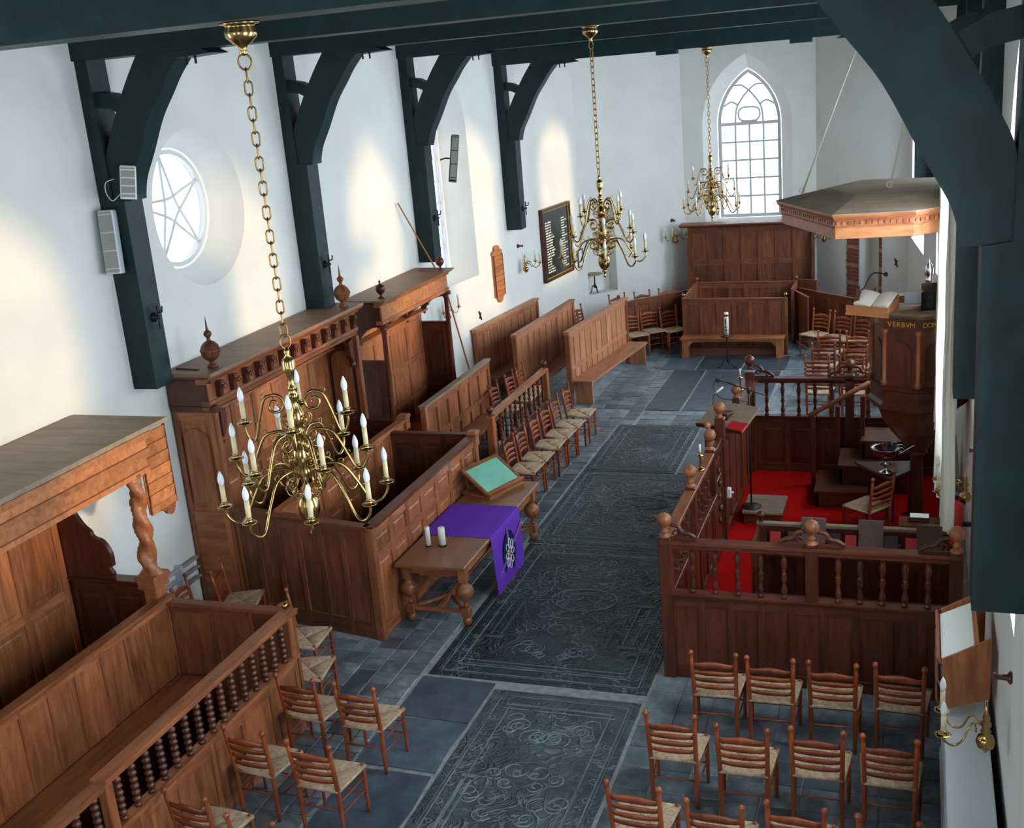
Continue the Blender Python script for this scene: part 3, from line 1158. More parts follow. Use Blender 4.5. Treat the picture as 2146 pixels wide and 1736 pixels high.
HUB = [(.006, 0), (.016, -.02), (.020, -.035), (.012, -.05), (.036, -.075), (.044, -.10), (.040, -.125), (.044, -.132), (.030, -.16), (.022, -.21), (.019, -.25), (.030, -.262), (.030, -.275), (.020, -.29), (.036, -.305),
       (.036, -.335), (.022, -.35), (.030, -.385), (.040, -.41), (.056, -.44), (.058, -.48), (.046, -.515), (.026, -.53), (.040, -.55), (.040, -.575), (.022, -.60), (.030, -.64), (.050, -.67), (.062, -.72), (.056, -.77),
       (.040, -.80), (.048, -.83), (.048, -.87), (.026, -.89), (.022, -.93), (.042, -.955), (.026, -.98), (.050, -1.0), (.070, -1.04), (.076, -1.085), (.070, -1.13), (.046, -1.17), (.020, -1.19), (.034, -1.205), (.020, -1.225), (.010, -1.24),
       (.016, -1.262), (.018, -1.275), (.006, -1.29)]
TIERS = [(4, .33, -.37, -.475, 15), (6, .43, -.62, -.72, 8), (8, .53, -.87, -1.00, 22)]


def orn_mb(rr):
    p = [(.03, 0, -.02), (rr * .55, 0, -.035), (rr * .9, 0, -.01), (rr, 0, .03)]
    q = [(rr - .028 + .028 * (1 - .055 * k) * math.cos(R_(k * 38)), 0, .03 + .028 * (1 - .055 * k) * math.sin(R_(k * 38))) for k in range(1, 13)]
    return MB().tube(catmull(p, 4) + q, .0055, 5)


def chandelier(x, y, zbeam, zring, label, rz=0.0):
    c = thing('chandelier', label, 'chandelier', (x, y, zring), rz, 'brass chandeliers along the nave')
    add('hub', cached('hub', lambda: MB().lathe(HUB, 18), 'hub'), 'brass', c)
    up = zbeam - zring
    add('ceiling_bowl', cached('bowl', lambda: MB().lathe([(.115, 0), (.118, -.012), (.09, -.018), (.085, -.03), (.098, -.05), (.092, -.085), (.06, -.115), (.030, -.135), (.020, -.16), (.026, -.175), (.010, -.19)], 20), 'bowl'), 'brass', c, (0, 0, up))
    add('hook_ring', cached('ring', lambda: MB().tube([(.038 * math.cos(R_(20 * i)), 0, .045 * math.sin(R_(20 * i))) for i in range(18)], .006, 6, closed=True), 'ring'), 'brass_dull', c, (0, 0, up - .225), (0, 0, .4))
    add('hook_ring', CACHE['ring'], 'brass_dull', c, (0, 0, .035), (0, 0, .9))
    z0, z1 = .075, up - .265
    n = max(2, round((z1 - z0) / .072))
    for i in range(n):
        add('chain_link', cached('link', link_mb, 'chain_link'), 'brass_dull', c, (0, 0, z0 + (i + .5) * (z1 - z0) / n), (0, 0, PI / 2 * (i % 2) + .3))
    for zz, ns, rr in ((-.50, 6, .10), (-.76, 8, .12), (-.97, 8, .13)):
        for i in range(ns):
            add('scroll_ornament', cached(('orn', rr), lambda: orn_mb(rr), 'scroll_ornament'), 'brass', c, (0, 0, zz), (0, 0, 2 * PI * (i + .5) / ns))
    for k, (na, Rr, zh, zc, a0) in enumerate(TIERS):
        for i in range(na):
            a = R_(a0 + 360 * i / na)
            ao = add('arm', cached(('arm', k), lambda: arm_mb(Rr, zh, zc), 'arm'), 'brass', c, (0, 0, 0), (0, 0, a))
            add('drip_pan', cached('pan', pan_mb, 'drip_pan'), 'brass', ao, (Rr, 0, zc))
            add('candle_sleeve', cached('sleeve', sleeve_mb, 'candle_sleeve'), 'sleeve', ao, (Rr, 0, zc))
            add('bulb', cached('bulb', bulb_mb, 'bulb'), 'bulb', ao, (Rr, 0, zc))
    return c


chandelier(-3.77, 6.15, 6.33, 4.37, 'large brass chandelier hanging nearest the camera over the left pews', R_(10))
chandelier(-3.77, 13.98, 6.39, 4.62, 'brass chandelier over the middle of the aisle beside the name board', R_(40))
chandelier(-3.70, 21.75, 6.09, 4.22, 'farthest brass chandelier hanging before the apse window', R_(0))


# ------------------------------------------------------------------ ladder-back chairs
def post_mb(sx):
    """back post: foot, shaft leaning back, turned knob"""
    z = [0, .10, .44, .47, .70, .838, .846, .856, .866, .874, .884, .896, .908, .918, .924]
    r = [.015, .019, .020, .020, .019, .018, .010, .019, .010, .017, .024, .026, .022, .011, .001]
    pts = []
    for q in z:
        t = max(0, (q - .44) / .48)
        pts.append((sx * (.185 + .012 * t), -.185 - .065 * t, q))
    return MB().tube(pts, r, 9)


def leg_mb(sx):
    z = [0, .05, .30, .44, .455, .47, .478]
    r = [.013, .016, .018, .018, .021, .016, .004]
    return MB().tube([(sx * .215, .185, q) for q in z], r, 9)


def slat_mb(h, rise, w):
    """bowed ladder slat with an arched upper edge"""
    n = 10
    v = []
    for i in range(n + 1):
        u = -1 + 2 * i / n
        x = u * w
        y = -.030 * (1 - u * u)
        top = h + rise * (math.cos(u * PI) * .5 + .5)
        bot = rise * .30 * (math.cos(u * PI) * .5 + .5)
        for yy in (y - .005, y + .005):
            v.append((x, yy, bot))
            v.append((x, yy, top))
    f = []
    for i in range(n):
        a, b = i * 4, i * 4 + 4
        f += [(a, b, b + 1, a + 1), (a + 3, b + 3, b + 2, a + 2), (a + 1, b + 1, b + 3, a + 3), (a + 2, b + 2, b, a)]
    f += [(0, 1, 3, 2), (n * 4 + 2, n * 4 + 3, n * 4 + 1, n * 4)]
    return MB().add(v, f, True)


def seat_mb():
    fw, bw, d = .232, .196, .195
    o = [(-bw, -d), (bw, -d), (fw, d), (-fw, d)]
    mid = []
    mb = MB()
    v = []
    f = []
    c = (0, 0.0, -.012)
    # four woven triangles, each a little domed, meeting in the X seam
    for k in range(4):
        a, b = o[k], o[(k + 1) % 4]
        n = 6
        base = len(v)
        rows = 5
        for j in range(rows + 1):
            t = j / rows
            for i in range(n + 1):
                s = i / n
                ex, ey = a[0] + (b[0] - a[0]) * s, a[1] + (b[1] - a[1]) * s
                dome = .016 * math.sin(PI * s) * math.sin(PI * min(1, t * 1.0)) + .0
                v.append((ex * (1 - t), ey * (1 - t), -.016 * t + dome))
        for j in range(rows):
            for i in range(n):
                p = base + j * (n + 1) + i
                f.append((p, p + 1, p + n + 2, p + n + 1))
    mb.add(v, f, False)
    # rounded edge roll
    n = 6
    for k in range(4):
        a, b = o[k], o[(k + 1) % 4]
        mb.tube([(a[0] * .985, a[1] * .985, -.014), (b[0] * .985, b[1] * .985, -.014)], .0165, 8)
    mb.prism([(p[0] * .96, p[1] * .96) for p in o], -.030, -.020, 'z')
    return mb


def rod(a, b, r=.0085):
    mid = [a[i] * .5 + b[i] * .5 for i in range(3)]
    return MB().tube([a, mid, b], [r * .8, r, r * .8], 7)


def build_chair():
    t = thing('ladder_back_chair', 'x', 'chair')
    for sx in (-1, 1):
        add('back_post', cached(('post', sx), lambda: post_mb(sx), 'back_post'), 'chair', t)
        add('front_leg', cached(('leg', sx), lambda: leg_mb(sx), 'front_leg'), 'chair', t)
    for z, h, rs in ((.530, .032, .018), (.602, .034, .019), (.674, .036, .020), (.744, .044, .038)):
        q = (z - .44) / .48
        add('slat', cached(('slat', h, rs), lambda: slat_mb(h, rs, .186), 'slat'), 'chair', t, (0, -.185 - .065 * q, z), (R_(7.5), 0, 0))
    add('rush_seat', cached('seat', seat_mb, 'rush_seat'), 'rush', t, (0, 0, .462))
    for z in (.20, .32):
        add('front_stretcher', cached(('fs', z), lambda: rod((-.215, .185, z), (.215, .185, z)), 'stretcher'), 'chair', t)
        for sx in (-1, 1):
            add('side_stretcher', cached(('ss', sx, z), lambda: rod((sx * .215, .185, z + .02), (sx * .187, -.185, z + .02)), 'stretcher'), 'chair', t)
    add('back_stretcher', cached('bs', lambda: rod((-.185, -.185, .26), (.185, -.185, .26)), 'stretcher'), 'chair', t)
    return t


CH = [None]


def chair(x, y, deg, label, group, z=0.0):
    """deg: turn from facing +y, counter-clockwise"""
    if CH[0] is None:
        CH[0] = build_chair()
        t = CH[0]
    else:
        t = copy_tree(CH[0])
    t.location = (x, y, z)
    t.rotation_euler = (0, 0, R_(deg))
    t['label'] = label
    t['group'] = group
    return t


ORD = ['first', 'second', 'third', 'fourth', 'fifth', 'sixth']
# block in front of the right-hand enclosure, backs to the camera
rows = [('back row nearest the panelled enclosure', [(-1.65, 8.93, 2), (-1.155, 8.92, 1), (-.635, 8.93, 1), (-.075, 8.98, -3)]),
        ('middle row of the right block', [(-1.82, 7.89, 1), (-1.24, 7.81, 1), (-.675, 7.88, 0), (-.135, 7.88, -1)]),
        ('front row at the lower right edge', [(-1.885, 6.91, -2), (-1.285, 6.82, -1), (-.73, 6.91, -2), (-.12, 6.89, -1)])]
for nm, lst in rows:
    for i, (x, y, a) in enumerate(lst):
        chair(x, y + .25, a, 'ladder-back rush chair, %s from the left in the %s' % (ORD[i], nm), 'chairs at the lower right')
for i, (x, y, a, lb) in enumerate([(-5.20, 7.84, -4, 'rush chair against the spindled pew, left of the pair farther from camera'), (-4.595, 7.80, -2, 'rush chair standing free beside the dark slab, right of the farther pair'),
                                   (-5.20, 6.98, -4, 'rush chair against the spindled pew, left of the nearer pair'), (-4.555, 6.90, -2, 'rush chair right of the nearer pair, close to the grave slab'),
                                   (-5.15, 6.09, -6, 'rush chair at the bottom left edge touching the pew'), (-4.50, 5.93, -2, 'rush chair mostly cut off by the bottom edge, left of the slab')]):
    chair(x, y + .25, a, 'ladder-back ' + lb, 'chairs at the lower left')
chair(-5.98, 9.33, -84, 'ladder-back chair with back to the spindled pew end, farther of two in the gap', 'chairs in the gap between pews')
chair(-5.62, 8.74, -80, 'ladder-back chair at the corner of the spindled pew end', 'chairs in the gap between pews')
chair(-7.18, 10.02, -72, 'ladder-back chair by the white wall beside the canopied pew', 'chairs in the gap between pews')
chair(-7.34, 9.53, -76, 'ladder-back chair behind the spindled pew, only its top slats showing', 'chairs in the gap between pews')
# row of six along the aisle
for i, (fy, by) in enumerate([(14.39, 14.84), (14.88, 15.34), (15.42, 15.93), (15.98, 16.44), (16.45, 16.94), (17.10, 17.56)]):
    chair(-5.30 + .012 * i, by - .20, -90 + (i % 3 - 1) * 1.5, 'ladder-back rush chair, %s from the reading desk in the row of six' % ORD[i], 'row of six chairs along the aisle')
for i, (x, y) in enumerate([(-6.58, 17.52), (-6.52, 18.18), (-6.50, 18.70)]):
    chair(x, y, -90, 'ladder-back chair behind the twisted-spindle pew, %s from the camera' % ORD[i], 'chairs behind the twisted-spindle pew')
for i, (x, y) in enumerate([(-5.70, 23.05), (-5.38, 23.42), (-4.97, 23.50)]):
    chair(x + .10, y - .12, -140, 'rush chair before the left apse panel, %s from the long bench' % ORD[i], 'three chairs left of the apse pew')
for i, (x, y) in enumerate([(-6.50, 25.05), (-5.98, 25.35), (-5.48, 25.70)]):
    chair(x + .15, y - .2, -140, 'chair behind the left apse panel, only its back showing, %s from the niche' % ORD[i], 'chairs behind the left apse panel')
chair(-6.86, 23.75, -100, 'ladder-back chair by the white wall under the niche, farther one', 'chairs by the niche')
chair(-6.66, 22.86, -95, 'ladder-back chair by the white wall under the niche, nearer one', 'chairs by the niche')
for i, (x, y) in enumerate([(-1.83, 23.10), (-1.40, 22.82), (-1.0, 22.55)]):
    chair(x - .10, y - .22, 148, 'rush chair facing the camera before the right apse panel, %s from the apse pew' % ORD[i], 'three chairs right of the apse pew')
for nm, lst in (('farthest', [(-1.53, 21.22), (-1.02, 21.17)]), ('second', [(-1.56, 20.26), (-1.01, 20.14)]), ('third', [(-1.60, 19.40), (-1.04, 19.40), (-.48, 19.42)]), ('nearest', [(-1.52, 18.57), (-.95, 18.55)])):
    for i, (x, y) in enumerate(lst):
        chair(x, y + .25, 0, 'chair behind the pulpit rail, %s from the left in the %s row there' % (ORD[i], nm), 'chairs behind the pulpit rail')
chair(-.54, 13.72, 52, 'rush chair standing alone on the red carpet below the pulpit', 'chair on the carpet', .012)
chair(-1.15, 25.05, 150, 'single chair behind the right apse panel near the brick arch', 'chair near the brick arch')


# ------------------------------------------------------------------ joinery helpers
def frame2(p0, p1):
    d = Vector((p1[0] - p0[0], p1[1] - p0[1], 0))
    return d.length, math.atan2(d.y, d.x)


def rel(root, p, z=0.0):
    return (p[0] - root.location.x, p[1] - root.location.y, z - root.location.z)


def panel_mesh(w, h, t=.016, raised=True):
    def mk():
        mb = MB().box(0, -t / 2, 0, w, t / 2, h)
        if raised:
            i = min(.05, w * .2, h * .2)
            for s in (-1, 1):
                y0, y1 = s * t / 2, s * (t / 2 + .008)
                k = .018
                a = [(i, y0, i), (w - i, y0, i), (w - i, y0, h - i), (i, y0, h - i), (i + k, y1, i + k), (w - i - k, y1, i + k), (w - i - k, y1, h - i - k), (i + k, y1, h - i - k)]
                mb.add(a, [(0, 1, 5, 4), (1, 2, 6, 5), (2, 3, 7, 6), (3, 0, 4, 7), (4, 5, 6, 7)])
        return mb
    return cached(('panel', round(w, 3), round(h, 3), t, raised), mk, 'panel')


def cap_mesh(Lc, w, h):
    """moulded capping rail running along +x"""
    def mk():
        a = w / 2
        prof = [(-a * .70, -h), (a * .70, -h), (a * .74, -h * .55), (a, -h * .40), (a, -h * .08), (a * .9, 0), (-a * .9, 0), (-a, -h * .08), (-a, -h * .40), (-a * .74, -h * .55)]
        return MB().prism(prof, 0, Lc, 'x')
    return cached(('cap', round(Lc, 3), w, h), mk, 'cap_rail')


def partition(root, p0, p1, z0, z1, n, t=.045, cap=.10, base=.13, top=.10, stile=.085, split=None, wd='oak', raised=True, caph=.05, capmat=None, wide_end=None):
    Lp, a = frame2(p0, p1)
    org = Vector((p0[0], p0[1], 0))
    u = Vector((math.cos(a), math.sin(a), 0))

    def at(s, z):
        q = org + u * s
        return rel(root, (q.x, q.y), z)
    rot = (0, 0, a)
    hi = z1 - caph
    off = Vector((-math.sin(a), math.cos(a), 0)) * (-t / 2)

    def put(nm, mesh, mat, s, z, dv=True):
        l = at(s, z)
        if dv:
            l = (l[0] + off.x, l[1] + off.y, l[2])
        return add(nm, mesh, mat, root, l, rot)
    pw = (Lp - (n + 1) * stile) / n
    for i in range(n + 1):
        put('stile', boxm(stile, t, hi - z0), wd + '_z', i * (pw + stile), z0)
    levels = [z0, hi] if not split else [z0] + list(split) + [hi]
    for k in range(len(levels) - 1):
        lo = levels[k] + (base if k == 0 else top * .45)
        up = levels[k + 1] - (top if k == len(levels) - 2 else top * .45)
        for i in range(n):
            l = at(i * (pw + stile) + stile, lo)
            add('panel', panel_mesh(pw, up - lo, .016, raised), wd + '_z', root, l, rot)
    t2 = t * .94
    off2 = off * .94

    def rail(nm, z, h):
        l = at(.002, z)
        add(nm, boxm(Lp - .004, t2, h), wd + '_x', root, (l[0] + off2.x, l[1] + off2.y, l[2]), rot)
    rail('bottom_rail', z0, base)
    rail('top_rail', hi - top, top)
    for q in (split or []):
        rail('middle_rail', q - top * .45, top * .9)
    if cap:
        add('cap_rail', cap_mesh(Lp + .05, cap, caph), capmat or (wd + '_x'), root, at(-.025, z1), rot)
    return a


def bench(root, p0, p1, width, side, z=.45, t=.035, wd='oak', legs=3, solid=False):
    """plank seat along p0->p1, widening to the left (+1) or right (-1)"""
    Lp, a = frame2(p0, p1)
    u = Vector((math.cos(a), math.sin(a), 0))
    nrm = Vector((-u.y, u.x, 0)) * side
    q = Vector((p0[0], p0[1], 0))
    st = q if side > 0 else q + nrm * width
    add('seat_board', boxm(Lp, width, t), wd + '_x', root, rel(root, st, z - t), (0, 0, a))
    for k in range(legs):
        s = .06 + (Lp - .16) * k / max(1, legs - 1)
        c = st + u * s
        if solid:
            c = c + Vector((-u.y, u.x, 0)) * .03
            add('bench_end', boxm(.04, width - .06, z - t), wd + '_z', root, rel(root, c), (0, 0, a))
        else:
            for dv in (.05, width - .10):
                c2 = c + Vector((-u.y, u.x, 0)) * dv
                add('bench_leg', boxm(.05, .05, z - t), wd + '_z', root, rel(root, c2), (0, 0, a))


def ball_mb(r=.06, h=.05):
    pr = [(r * .5, 0), (r * .55, h * .2), (r * .34, h * .5), (r * .45, h * .8), (r * .38, h)]
    c = h + r * .92
    pr += [(r * math.cos(R_(q)), c + r * math.sin(R_(q))) for q in range(-65, 86, 15)] + [(r * .10, c + r * 1.08), (.001, c + r * 1.22)]
    return MB().lathe(pr, 16)


def ball(root, p, z, r=.06, mat='oak_z', name='ball_finial'):
    return add(name, cached(('ball', r), lambda: ball_mb(r, r * .8), 'ball_finial'), mat, root, rel(root, p, z))


def post(root, p, z0, z1, w=.09, wd='oak', name='post'):
    return add(name, cached(('postm', w, round(z1 - z0, 3)), lambda: MB().cbox(-w / 2, -w / 2, 0, w / 2, w / 2, z1 - z0, .008), 'post'), wd + '_z', root, rel(root, p, z0))


def bobbin_mb(h, n=6, r=.035):
    pr = [(r * .85, 0), (r * .85, h * .05), (r * .45, h * .07)]
    zz, z1 = h * .08, h * .92
    st = (z1 - zz) / n
    for i in range(n):
        for q in (.08, .3, .5, .7, .92):
            pr.append((r * (.45 + .55 * math.sin(PI * q)), zz + st * (i + q)))
    pr += [(r * .45, h * .93), (r * .85, h * .95), (r * .85, h)]
    return MB().lathe(pr, 10)


def twist_mb(h, r=.024, turns=3.0):
    v = []
    f = []
    n, seg = 26, 8
    for k in range(n + 1):
        t = k / n
        for i in range(seg):
            a = 2 * PI * i / seg
            env = 1.0 if .08 < t < .92 else 1.15
            rr = r * env * ((.72 + .38 * math.cos(2 * (a - turns * 2 * PI * t))) if .08 < t < .92 else 1)
            v.append((rr * math.cos(a), rr * math.sin(a), h * t))
    for k in range(n):
        for i in range(seg):
            j = (i + 1) % seg
            f.append((k * seg + i, k * seg + j, (k + 1) * seg + j, (k + 1) * seg + i))
    return MB().add(v, f, True)


def baluster_mb(h, r=.034):
    pr = [(.9, 0), (.9, .05), (.5, .07), (.75, .10), (.95, .15), (.7, .22), (.5, .30), (.48, .36), (.85, .385), (.55, .41), (.95, .445), (.55, .48), (.85, .505), (.5, .53), (.55, .58), (.78, .68), (.92, .76), (.72, .84), (.45, .90), (.8, .92), (.5, .94), (.9, .955), (.9, 1)]
    return MB().lathe([(r * a, h * b) for a, b in pr], 10)


def spindles(root, p0, p1, z0, z1, n, kind, wd='dark', m=.5):
    h = z1 - z0
    fn = {'bobbin': lambda: bobbin_mb(h), 'twist': lambda: twist_mb(h), 'baluster': lambda: baluster_mb(h)}[kind]
    for i in range(n):
        s = (i + m) / (n - 1 + 2 * m)
        p = (p0[0] + (p1[0] - p0[0]) * s, p0[1] + (p1[1] - p0[1]) * s)
        add('spindle' if kind != 'baluster' else 'baluster', cached((kind, round(h, 3)), fn, kind), wd + '_z', root, rel(root, p, z0))


def crest(root, p, a, z, w=.26, h=.14, flip=1, wd='oak'):
    """pierced scroll bracket beside a finial post"""
    mb = MB()
    pts = catmull([(0, 0, h), (w * .30 * flip, 0, h * .86), (w * .45 * flip, 0, h * .52), (w * .72 * flip, 0, h * .42), (w * flip, 0, .02)], 5)
    mb.tube(pts, .020, 7)
    sp = [((w * .20 + .045 * (1 - k / 14) * math.cos(R_(k * 32))) * flip, 0, h * .36 + .045 * (1 - k / 14) * math.sin(R_(k * 32))) for k in range(13)]
    mb.tube(sp, .010, 6)
    sp = [((w * .66 + .030 * (1 - k / 14) * math.cos(R_(k * 32))) * flip, 0, h * .20 + .030 * (1 - k / 14) * math.sin(R_(k * 32))) for k in range(13)]
    mb.tube(sp, .008, 6)
    mb.box(min(0, w * flip), -.014, 0, max(0, w * flip), .014, .022)
    return add('scroll_bracket', mb, wd + '_x', root, rel(root, p, z), (0, 0, a))


# ------------------------------------------------------------------ near-left spindled pew
t = thing('spindled_pew', 'oak box pew with dark bobbin spindles along its aisle side at lower left', 'pew', (-5.55, 8.42, 0))
partition(t, (-5.55, 3.6), (-5.55, 8.42), 0, .80, 10, cap=.11, caph=.05, wd='oak', raised=False, stile=.06)
post(t, (-5.55, 8.37), .80, 1.20, .085)
post(t, (-5.55, 5.72), .80, 1.20, .085)
spindles(t, (-5.55, 5.76), (-5.55, 8.33), .80, 1.20, 15, 'bobbin')
spindles(t, (-5.55, 4.9), (-5.55, 5.68), .80, 1.20, 4, 'bobbin')
add('hand_rail', cap_mesh(2.80, .15, .06), 'oak_x', t, rel(t, (-5.55, 5.66), 1.26), (0, 0, PI / 2))
add('hand_rail', cap_mesh(1.06, .13, .06), 'oak_x', t, rel(t, (-5.55, 4.60), 1.235), (0, 0, PI / 2))
partition(t, (-6.93, 3.6), (-6.93, 8.45), 0, 1.30, 14, cap=.13, caph=.06, raised=False, stile=.03, base=.06, top=.06)
partition(t, (-6.90, 8.45), (-5.52, 8.45), 0, 1.24, 3, cap=.11, raised=False, stile=.04, base=.06, top=.06, wd='mid')
bench(t, (-6.90, 3.7), (-6.90, 8.40), .44, -1, legs=4)
add('foot_floor', boxm(1.30, 4.7, .06), 'dark_x', t, rel(t, (-6.88, 3.68), 0))
ball(t, (-5.55, 8.38), 1.26, .034, 'brass', 'brass_knob')
add('brass_latch', MB().lathe([(.03, 0), (.034, .02), (.018, .035), (.03, .06), (.012, .08)], 12, T=Matrix.Rotation(PI / 2, 4, 'Y')), 'brass', t, rel(t, (-5.50, 5.55), .82))

# ------------------------------------------------------------------ canopied pew at the left edge
c = thing('canopied_pew', 'canopied pew at the left edge with one thick twisted column', 'pew', (-7.0, 8.43, 0), group='canopied pews along the left wall')
add('roof', MB().prism([(-8.06, 2.93), (-6.94, 2.93), (-6.94, 2.975), (-8.06, 2.975)], 3.6, 8.95, 'y'), 'lid_x', c, (7.0, -8.43, 0))
for k, (x0, x1, z0, z1) in enumerate([(-7.10, -6.92, 2.87, 2.93), (-7.10, -6.97, 2.77, 2.87), (-7.10, -6.94, 2.72, 2.77), (-7.10, -7.0, 2.58, 2.72), (-7.10, -6.97, 2.53, 2.58)]):
    add('cornice_moulding', MB().box(x0, 3.6, z0, x1, 8.62 + .03 * (k < 1), z1), 'blind', c, (7.0, -8.43, 0))


def wreathed():
    """barley-sugar column with leafy lumps"""
    v, f = [], []
    n, seg = 60, 14
    h = 1.02
    rnd = random.Random(5)
    for k in range(n + 1):
        t_ = k / n
        cx, cy2 = .010 * math.cos(-t_ * 2 * PI * 2.4), .010 * math.sin(-t_ * 2 * PI * 2.4)
        r = .082 - .014 * t_
        if t_ < .05:
            r, cx, cy2 = .105 - .4 * t_, 0, 0
        for i in range(seg):
            a = 2 * PI * i / seg
            rr = r * (1 + .20 * math.cos(2 * (a + t_ * 2 * PI * 1.9))) + rnd.uniform(-.004, .004) * (2.4 if t_ > .55 else 1)
            v.append((cx + rr * math.cos(a), cy2 + rr * math.sin(a), h * t_))
    for k in range(n):
        for i in range(seg):
            j = (i + 1) % seg
            f.append((k * seg + i, k * seg + j, (k + 1) * seg + j, (k + 1) * seg + i))
    return MB().add(v, f, True)


add('twisted_column', wreathed(), 'oak_z', c, rel(c, (-7.02, 8.41), 1.54))
add('column_plinth', MB().cbox(-.13, -.13, 0, .13, .13, .05, .02).cbox(-.11, -.11, -.09, .11, .11, 0, .01), 'oak_x', c, rel(c, (-7.02, 8.41), 1.49))
post(c, (-7.02, 8.41), 0, 1.40, .15)
partition(c, (-8.05, 8.41), (-7.08, 8.41), 0, 1.46, 2, cap=.16, wd='dark', caph=.05)
wing = [(-8.05, 1.46), (-7.46, 1.46), (-7.44, 1.52), (-7.48, 1.58)] + [(p.x, p.y) for p in catmull([(-7.43, 1.60, 0), (-7.43, 1.74, 0), (-7.50, 1.86, 0), (-7.60, 1.90, 0), (-7.63, 1.96, 0), (-7.70, 2.02, 0), (-7.78, 2.16, 0), (-7.76, 2.24, 0), (-7.80, 2.32, 0), (-7.90, 2.40, 0), (-7.92, 2.52, 0), (-7.90, 2.58, 0), (-8.05, 2.60, 0)], 4)]
add('scrolled_wing', MB().prism(wing, 8.36, 8.41, 'y'), 'dark_z', c, (7.0, -8.43, 0))
partition(c, (-8.02, 3.6), (-8.02, 8.35), 0, 2.5, 8, cap=0, split=[1.3], wd='oak', caph=0)
bench(c, (-7.98, 3.7), (-7.98, 8.33), .42, -1, legs=4, wd='dark')
# slatted hymn board hanging from the canopy
s = thing('slatted_board', 'honey oak slatted board with scroll crest hanging beside the twisted column', 'board', (-7.06, 8.62, 2.06))
add('back_board', boxm(.02, .40, .80), 'blind', s, (-.03, 0, 0))
for k in range(6):
    add('slat', boxm(.022, .385, .118), 'blind', s, (-.008, .008, .075 + k * .124), (0, R_(5), 0))
add('side_stile', boxm(.03, .018, .86), 'dark_z', s, (-.01, .392, 0))
add('bottom_rail', boxm(.035, .41, .075), 'blind', s, (-.015, 0, -.005))
cr = MB().prism([(.10, 0)] + [(p.x, p.y) for p in catmull([(.10, -.01, 0), (.16, -.03, 0), (.20, -.075, 0), (.27, -.10, 0), (.32, -.06, 0), (.34, -.01, 0)], 4)] + [(.34, 0)], 0, .03, 'x')
for cx in (.20, .28):
    cr.tube([(.032, cx + .028 * (1 - k / 12) * math.cos(R_(k * 35)), -.035 + .028 * (1 - k / 12) * math.sin(R_(k * 35))) for k in range(11)], .006, 5)
add('scroll_crest', cr, 'oak_x', s, (-.01, .03, 0))

# ------------------------------------------------------------------ large canopied pew below the round window
c = thing('canopied_pew', 'large canopied pew with carved bracket frieze under the round window', 'pew', (-7.5, 10.5, 0), group='canopied pews along the left wall')
O1 = (7.5, -10.5, 0)
add('roof', MB().box(-8.07, 10.42, 2.96, -7.40, 14.28, 3.0), 'lidb_x', c, O1)
add('upper_cornice', MB().prism([(-7.62, 2.87), (-7.50, 2.87), (-7.48, 2.90), (-7.42, 2.93), (-7.41, 2.96), (-7.62, 2.96)], 10.43, 14.27, 'y'), 'oak_y', c, O1)
add('upper_cornice', MB().prism([(10.56, 2.87), (10.48, 2.87), (10.47, 2.90), (10.43, 2.93), (10.42, 2.96), (10.56, 2.96)], -8.05, -7.45, 'x'), 'dark_x', c, O1)
add('frieze', MB().box(-7.62, 10.49, 2.655, -7.52, 14.2, 2.875), 'oak_y', c, O1)
add('side_frieze', MB().box(-8.05, 10.485, 2.60, -7.53, 10.57, 2.88), 'dark_x', c, O1)
add('architrave', MB().prism([(-7.62, 2.55), (-7.53, 2.55), (-7.52, 2.60), (-7.50, 2.62), (-7.50, 2.66), (-7.62, 2.66)], 10.48, 14.22, 'y'), 'oak_y', c, O1)
add('architrave', MB().prism([(10.57, 2.52), (10.50, 2.52), (10.49, 2.57), (10.47, 2.60), (10.57, 2.60)], -8.05, -7.46, 'x'), 'dark_x', c, O1)


def bracket_mb():
    mb = MB().prism([(0, 0), (.035, .0), (.055, .05), (.06, .10), (.085, .15), (.085, .19), (0, .19)], -.035, .035, 'y')
    mb.tube([(.07, -.036, .15), (.07, .036, .15)], .022, 8)
    mb.tube([(.045, -.036, .03), (.045, .036, .03)], .016, 8)
    return mb


for k in range(13):
    add('carved_bracket', cached('cbr', bracket_mb, 'carved_bracket'), 'dark_z', c, rel(c, (-7.52, 10.68 + k * .282), 2.67))
for k in range(12):
    fl = MB()
    for q in range(4):
        fl.lathe([(.006, -.03), (.012, -.01), (.010, .02), (.002, .035)], 6, T=Matrix.Translation((.012, -.06 + q * .04, .055 + .015 * (q % 2))))
    add('carved_leaf', fl, 'oak_z', c, rel(c, (-7.525, 10.82 + k * .282), 2.69))
# end cheeks with arched panels
for y, wd in ((10.53, 'oak'), (14.16, 'dark')):
    partition(c, (-8.06, y), (-7.52, y), 0, 2.55, 1, t=.06, cap=0, caph=0, wd=wd, base=1.30, top=.12, stile=.07)
    arch_p = [(-.16, 0), (.16, 0)] + [(p[0], p[1]) for p in arc(0, .75, .16, 0, PI, 10)]
    add('arched_panel', MB().prism(arch_p, -.045, .045, 'y'), 'oak_z', c, rel(c, (-7.79, y), 1.42))
post(c, (-7.53, 10.545), 0, 2.55, .085)
post(c, (-7.53, 14.15), 0, 2.55, .085)
partition(c, (-8.02, 10.58), (-8.02, 14.12), .0, 2.90, 7, cap=0, caph=0, split=[1.45, 2.35], wd='oak')
add('back_shelf', MB().prism([(-8.0, 2.30), (-7.86, 2.36), (-7.86, 2.39), (-8.0, 2.39)], 10.58, 14.12, 'y'), 'oak_y', c, O1)
bench(c, (-7.98, 10.6), (-7.98, 14.1), .42, -1, legs=3, wd='dark')
